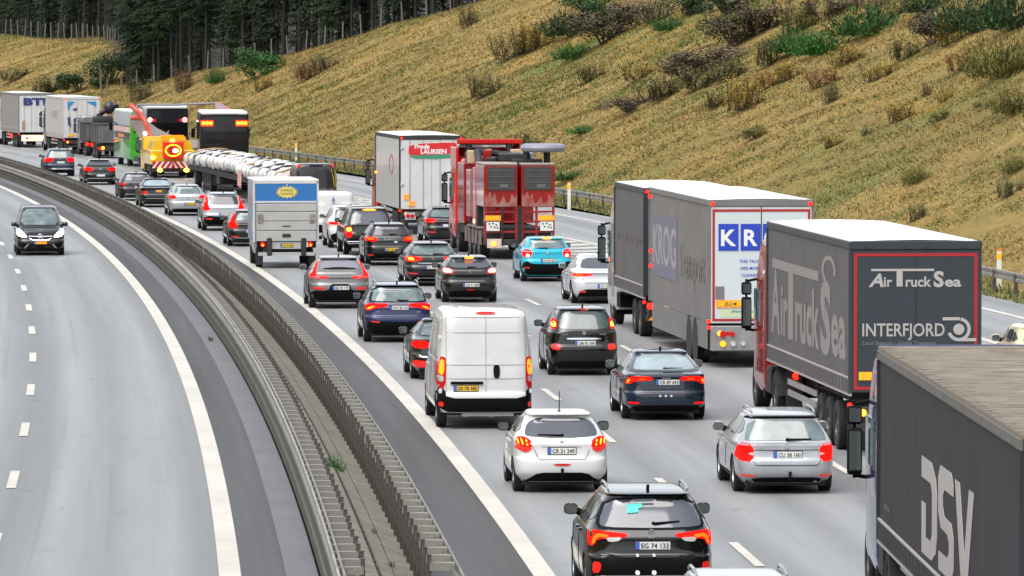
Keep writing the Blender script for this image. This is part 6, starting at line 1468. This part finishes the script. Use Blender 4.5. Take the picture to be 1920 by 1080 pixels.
B = [ # u, v of the foot, width, height in photograph pixels
 (1100,28,75,50,'round','green','green bush at the very top edge, left of the pale reeds'), (1070,70,70,60,'broom','dark','dark green bush left in the clump near the top of the slope'), (1130,85,95,70,'round','brown','dark brown bush in the middle of the clump near the top of the slope'), (1135,48,60,44,'round','dark','dark green bush above the brown one near the top'),
 (1077,112,52,38,'broom','bright','bright green broom bush at the foot of the clump'), (1300,28,75,50,'round','dark','dark green bush left of a pair at the top edge'), (1362,30,75,50,'round','dark','dark green bush right of a pair at the top edge'), (1255,58,42,34,'broom','green','small green broom below the pair of top edge bushes'),
 (1375,90,85,70,'round','brown','dark brown heath bush below the top edge pair'), (1335,130,80,50,'round','mauve','mauve brown heath bush, second from the top of the long dark band'), (1285,150,85,50,'round','brown','brown heath bush in the middle of the long dark band'), (1240,185,80,40,'stalk','olive','olive shrub under the long dark band'), (1180,210,70,30,'round','brown','low brown heath bush at the lower end of the dark band'),
 (1320,165,80,45,'stalk','olive','olive shrub in the middle of the slope'), (1370,150,60,45,'stalk','olive','olive shrub just left of the bright yellow green one'), (1398,205,66,60,'stalk','yellow','bright yellow green shrub in the middle of the slope'), (1440,165,40,30,'stalk','orange','orange shrub right of the yellow green one'),
 (1495,100,62,58,'broom','green','green broom bush left of the bright pair'), (1537,106,72,58,'broom','bright','brightest green broom bush in the upper right of the slope'), (1625,70,90,66,'broom','green','wide green broom bush at the upper right'), (1660,45,60,50,'stalk','olive','olive shrub above the wide green broom'), (1500,60,60,50,'stalk','olive','olive shrub above the green pair'),
 (1750,85,80,70,'round','brown','dark brown bush in the upper right below dark green ones'), (1740,25,70,50,'broom','dark','dark green bush at the top edge, third from the right corner'), (1825,65,90,90,'broom','dark','big dark green bush left of the corner one'), (1895,60,100,100,'broom','dark','big dark green bush in the upper right corner'),
 (1880,150,90,100,'broom','olive','dark olive bush at the right edge below the corner'), (1905,215,60,64,'broom','olive','smaller olive bush at the right edge, half cut off'), (1780,85,40,50,'stalk','yellow','yellow shrub beside the dark brown bush'), (1800,135,44,40,'stalk','orange','orange shrub on the right of the slope'),
 (910,182,52,46,'stalk','olive','olive yellow shrub above the red crane lorry'), (960,110,60,50,'stalk','olive','olive shrub left of the dark clump'), (1000,95,70,60,'stalk','yellow','yellowish shrub beside the dark clump'), (985,282,40,36,'stalk','olive','brownish olive shrub behind the grey disc'), (1558,195,30,46,'stalk','olive','small olive stalk in the middle of the slope'),
 (1718,345,34,40,'broom','olive','small olive tuft bush above the lorry with red bordered doors'), (1722,412,24,34,'stalk','dark','little dark shrub just above the lorry roof'), (1738,180,18,26,'stalk','rust','small rust red sapling on the right of the slope'), (1770,192,26,30,'stalk','yellow','yellow stalk right of the rust red sapling'), (1735,190,0,0,'','',''),
 (1565,275,36,26,'stalk','yellow','low yellow shrub above the white lorry roofs'), (1485,270,0,0,'','',''), (1690,225,44,36,'stalk','yellow','yellow stalks on the right half of the slope'), (1625,255,22,18,'stalk','green','tiny green plant on the slope'), (1760,230,28,26,'round','olive','round olive tuft on the right of the slope'), (1850,205,34,24,'round','olive','flat olive tuft below the dark olive bush'), (1905,325,40,40,'broom','olive','olive bush at the right edge in the lower slope'), (1895,368,40,34,'stalk','olive','olive stalks at the right edge near the lorry'),
 (480,148,72,54,'round','green','green round bush on the crest beside the post fence'), (405,158,26,34,'broom','green','small green sapling on the crest below the forest'), (495,168,30,26,'stalk','yellow','yellow shrub below the crest bush'), (345,170,30,40,'stalk','rust','rust coloured sapling at the forest edge'), (575,150,40,36,'stalk','rust','rust brown brush beside the fence'), (610,132,40,30,'stalk','mauve','mauve brush behind the fence'),
 (880,52,32,44,'stalk','olive','small pale tree on the crest before the forest'), (262,190,40,40,'stalk','olive','olive scrub where the slope meets the road bend'), (90,176,60,34,'stalk','olive','olive scrub above the far white lorry'), (150,172,60,40,'round','dark','dark scrub above the far lorries'), (205,160,70,60,'round','dark','big dark bush at the forest corner'), (30,150,50,24,'stalk','olive','olive scrub on the far left bank'),
 (1180,40,60,46,'stalk','pale','pale reeds at the top edge, left half'), (1225,42,60,46,'stalk','pale','pale reeds at the top edge, right half'), (1430,60,90,60,'stalk','mauve','mauve brush at the top edge right of the dark pair'), (1560,30,90,40,'stalk','mauve','mauve brush at the top edge in the right half'), (1640,18,60,30,'stalk','mauve','mauve brush at the top edge above the wide green broom'),
 (1450,120,60,50,'stalk','olive','olive shrub under the mauve brush'), (1200,150,50,34,'stalk','yellow','yellow shrub above the long dark band'), (1110,150,46,30,'stalk','olive','olive shrub below the clump near the top'), (1650,150,46,36,'stalk','yellow','yellow shrub below the wide green broom'), (1545,160,50,34,'stalk','orange','orange shrub below the brightest broom'), (1420,260,40,26,'round','olive','flat olive tuft in the lower middle of the slope'), (1100,250,50,20,'broom','bright','fresh green tuft above the marker post'), (1072,338,60,24,'broom','green','green grass clump beside the red crane lorry'),
 (1350,200,50,30,'stalk','olive','low olive shrub left of the yellow green one'), (1480,150,50,36,'stalk','yellow','yellow shrub below the green pair'), (1590,120,60,36,'stalk','yellow','yellow shrub right of the brightest broom'), (1700,110,50,40,'stalk','olive','olive shrub left of the dark brown bush')]
for b in B:
    if b[2]: bush(*b)
tuft = [(624,888,40,44,'broom','bright','bright green weed growing in the median tiles'), (395,625,12,10,'round','olive','small olive weed by the left guard rail'), (702,1000,12,14,'stalk','bright','small green weed low in the median'), (735,1060,14,12,'stalk','bright','smallest weed at the bottom of the median')]
for (u, v, w, h, kind, col, lab) in tuft:
    p = at(u, v, .22); k = p.y/FPX; root = thing('weed', lab, 'weed', (p.x, p.y, .19 if u > 450 else .0)); f, st = BM[kind][0]
    o = bpy.data.objects.new('foliage', f); COL.objects.link(o); o.parent = root; o.material_slots[0].link = 'OBJECT'; o.material_slots[0].material = LM[col]
    q = bpy.data.objects.new('stem', st); COL.objects.link(q); q.parent = root; root.scale = (w*k, w*k, h*k)

# forest of conifers beyond the crest
M_bark = mat('bark', (.024,.021,.017), .9, noise=(4,.45)); M_ndl = mat('needles', (.015,.042,.014), .7, noise=(.5,.5,(.028,.034,.012)), spec=.2); M_ndl2 = mat('needles bluish', (.018,.036,.022), .7, noise=(.5,.5,(.010,.020,.010)), spec=.2)
def conifer(seed, clear, H):
    r = random.Random(seed); tr, cr = G(), G(); pts = []
    x = y = 0
    for i in range(6):
        z = H*i/5; tr_ = .17*(1-i/5.3); 
        if i: tr.cyl(pts[-1], (x, y, z), pr, tr_, 7, cap=False)
        pts.append((x, y, z)); pr = tr_; x += r.uniform(-.12,.12); y += r.uniform(-.12,.12)
    z = clear
    for k in range(34):            # dead lower twigs
        zz = r.uniform(1.0, clear+1); a = r.uniform(0,6.283); l = r.uniform(.4,1.5); tr.cyl((0,0,zz),(math.cos(a)*l,math.sin(a)*l,zz-r.uniform(-.1,.3)),.018,.006,4,cap=False)
    while z < H-.3:
        t = (z-clear)/(H-clear); R_ = (2.3*(1-t)**.8+.25)*(min(1,.55+t*3)); nb = 11
        for k in range(nb):
            a = r.uniform(0,6.283); l = R_*r.uniform(.6,1.1); ca, sa = math.cos(a), math.sin(a); droop = r.uniform(.12,.4)
            for j in range(13):
                q0 = l*(j+.3)/13.0; q1 = q0+.30; zc = z-droop*q0+.06*r.uniform(-1,1); w = .11*(1-.4*j/13)*r.uniform(.6,1.2); o_ = r.uniform(-.34,.34)*(.4+.6*j/13); dz = r.uniform(-.18,.05)
                c0 = Vector((ca*q0-sa*o_, sa*q0+ca*o_, zc)); c1 = Vector((ca*q1-sa*o_*1.4, sa*q1+ca*o_*1.4, zc-droop*.30+dz)); sd_ = Vector((-sa, ca, r.uniform(-.5,.5)))*w
                cr.add([c0-sd_*.6, c0+sd_*.6, c1+sd_*.15, c1-sd_*.15], [(0,1,2,3)])
        z += .34
    return mesh('trunk', tr, M_bark, 60), mesh('crown', cr, M_ndl)
CM = [conifer(s, c, h) for s, c, h in ((1,5.0,12.5),(2,6.2,13),(3,2.4,10.5),(4,7.0,13),(5,4.0,12))] + [conifer(9,.5,9)]
pl = []; tr_r = random.Random(11); n = 0; tries = 0
def okp(p, m): return all((p[0]-q[0])**2+(p[1]-q[1])**2 > m*m for q in pl)
cands = []
for _ in range(14000):
    d = tr_r.uniform(478, 800); u = tr_r.uniform(-70, 1090); x = (u-960)/FPX*d; s = x-base(d); over = s-foot(d)-2*Hc(d)
    if 3.5 < over < 75: cands.append((over, x, d, s))
cands.sort()
for over, x, d, s in cands:
    if n >= 270: break
    md = 1.7 if over < 12 else (2.1 if over < 30 else 2.8)
    if okp((x, d), md):
        pl.append((x, d)); n += 1
        edge = over < 9
        v = tr_r.choice([0,1,3,4,1,3]) if not (edge and tr_r.random() < .28) else tr_r.choice([2,5])
        lab = 'dark conifer with a bare lower trunk in the dense forest behind the crest' if v != 5 else 'bushy young conifer at the edge of the forest behind the crest'
        root = thing('conifer_tree', lab, 'tree', (x, d, terr(s, d)+far(d)-.15), tr_r.uniform(0,6.28), tr_r.uniform(.85,1.15), 'conifers of the forest')
        for nm, m in zip(('trunk', 'crown'), CM[v]):
            o = bpy.data.objects.new(nm, m); COL.objects.link(o); o.parent = root
            if nm == 'crown' and tr_r.random() < .4: o.material_slots[0].link = 'OBJECT'; o.material_slots[0].material = M_ndl2
# grass: one mass of small blades over the visible slope
def vnoise(x, y, seed):
    g_ = np.random.default_rng(seed).random((256, 256)); xi = np.floor(x).astype(int); yi = np.floor(y).astype(int); fx, fy = x-xi, y-yi
    fx = fx*fx*(3-2*fx); fy = fy*fy*(3-2*fy); xi %= 256; yi %= 256; x2, y2 = (xi+1) % 256, (yi+1) % 256
    return (g_[xi, yi]*(1-fx)+g_[x2, yi]*fx)*(1-fy)+(g_[xi, y2]*(1-fx)+g_[x2, y2]*fx)*fy
def grass(N=205000, u0=-60, u1=1990):
    d = rng.uniform(175, 735, N*4); u = rng.uniform(u0, u1, N*4); x = (u-960)/FPX*d; s = x-(4.21-.0237*d-1.655e-4*d*d)
    f = np.array([foot(q) for q in d]); H = np.interp(d, HX, HY); t = s-f; k = (t > .2) & (t < 2*H+6)
    d, x, s = d[k][:N], x[k][:N], s[k][:N]; n = len(d)
    z = np.array([terr(a, b) for a, b in zip(s, d)])
    # worn streaks follow the fall line: long in s, short in d
    a1 = vnoise(s*.05, d*.16+s*.02, 1); a2 = vnoise(s*.16, d*.55+s*.05, 2); a3 = vnoise(s*.7, d*1.3, 3); a4 = vnoise(s*.06+9, d*.05, 4)
    hgt = rng.uniform(.05, .13, n)*(.5+1.3*a2)
    hgt *= np.clip(d/330, .55, 1.1)
    vs = np.zeros((n, 3, 3, 3)); ang = rng.uniform(0, 6.283, (n, 3)); w = rng.uniform(.018, .042, (n, 3))*np.clip(d/330, .5, 1.2)[:, None]
    ox = rng.normal(0, .12, (n, 3)); oy = rng.normal(0, .20, (n, 3)); lx = rng.normal(-.03, .09, (n, 3)); ly = rng.normal(-.05, .12, (n, 3))
    bx = x[:, None]+ox; by = d[:, None]+oy; bz = z[:, None]-.03+np.zeros_like(ox)+ox*.5
    vs[:, :, 0] = np.stack([bx-np.cos(ang)*w, by-np.sin(ang)*w, bz], -1); vs[:, :, 1] = np.stack([bx+np.cos(ang)*w, by+np.sin(ang)*w, bz], -1)
    vs[:, :, 2] = np.stack([bx+lx, by+ly, bz+hgt[:, None]*rng.uniform(.7, 1.2, (n, 3))], -1)
    co = vs.reshape(-1, 3); me = bpy.data.meshes.new('slope_grass'); nt_ = n*3
    me.vertices.add(nt_*3); me.vertices.foreach_set('co', co.ravel()); me.loops.add(nt_*3); me.loops.foreach_set('vertex_index', np.arange(nt_*3, dtype=np.int32))
    me.polygons.add(nt_); me.polygons.foreach_set('loop_start', np.arange(0, nt_*3, 3, dtype=np.int32)); me.polygons.foreach_set('loop_total', np.full(nt_, 3, dtype=np.int32))
    pal = [(0.170,0.130,0.055), (0.206,0.156,0.061), (0.241,0.179,0.068), (0.291,0.210,0.077), (0.358,0.260,0.104), (0.430,0.329,0.145), (0.160,0.166,0.052), (0.130,0.161,0.047), (0.374,0.248,0.062)]
    for i, c in enumerate(pal): me.materials.append(mat('grass blade %d' % i, c, .85, spec=.1))
    q = .42*a1+.34*a2+.24*a3+rng.normal(0, .05, n); mi = np.clip(((q-.27)/.46*6), 0, 5).astype(int)
    gr = (vnoise(s*.07+3, d*.12, 7)*.6+vnoise(s*.25, d*.6, 8)*.4+rng.normal(0, .04, n)); mi[gr > .565] = 6; mi[gr > .69] = 7
    yl = vnoise(s*.22+5, d*.30, 9)*.6+vnoise(s*.9, d*1.1, 10)*.4+rng.normal(0, .05, n); mi[(yl > .70) & (s > 33)] = 8
    me.polygons.foreach_set('material_index', np.repeat(mi, 3).astype(np.int32)); me.update(calc_edges=True); me.validate()
    o = bpy.data.objects.new('slope_grass', me); COL.objects.link(o); o['kind'] = 'stuff'
grass(); grass(55000, 1990, 2900)
def verge(N=9000):       # rough green strip at the foot of the rail
    g = G(); r = random.Random(5)
    for _ in range(N):
        d = r.uniform(190, 470); s = RAIL_R(d)+r.uniform(-.9, 1.6); p = P(s, d, -.03); h = r.uniform(.08,.28); w = r.uniform(.03,.07); a = r.uniform(0,6.28)
        g.add([(p.x-math.cos(a)*w,p.y-math.sin(a)*w,p.z),(p.x+math.cos(a)*w,p.y+math.sin(a)*w,p.z),(p.x+r.uniform(-.1,.1),p.y+r.uniform(-.1,.1),p.z+h)], [(0,1,2)], r.choice((0,0,1)))
    obj('verge_grass', g, [mat('verge blade', (.09,.12,.03), .8), mat('verge dry blade', (.22,.17,.06), .8)], kind='stuff')
verge()
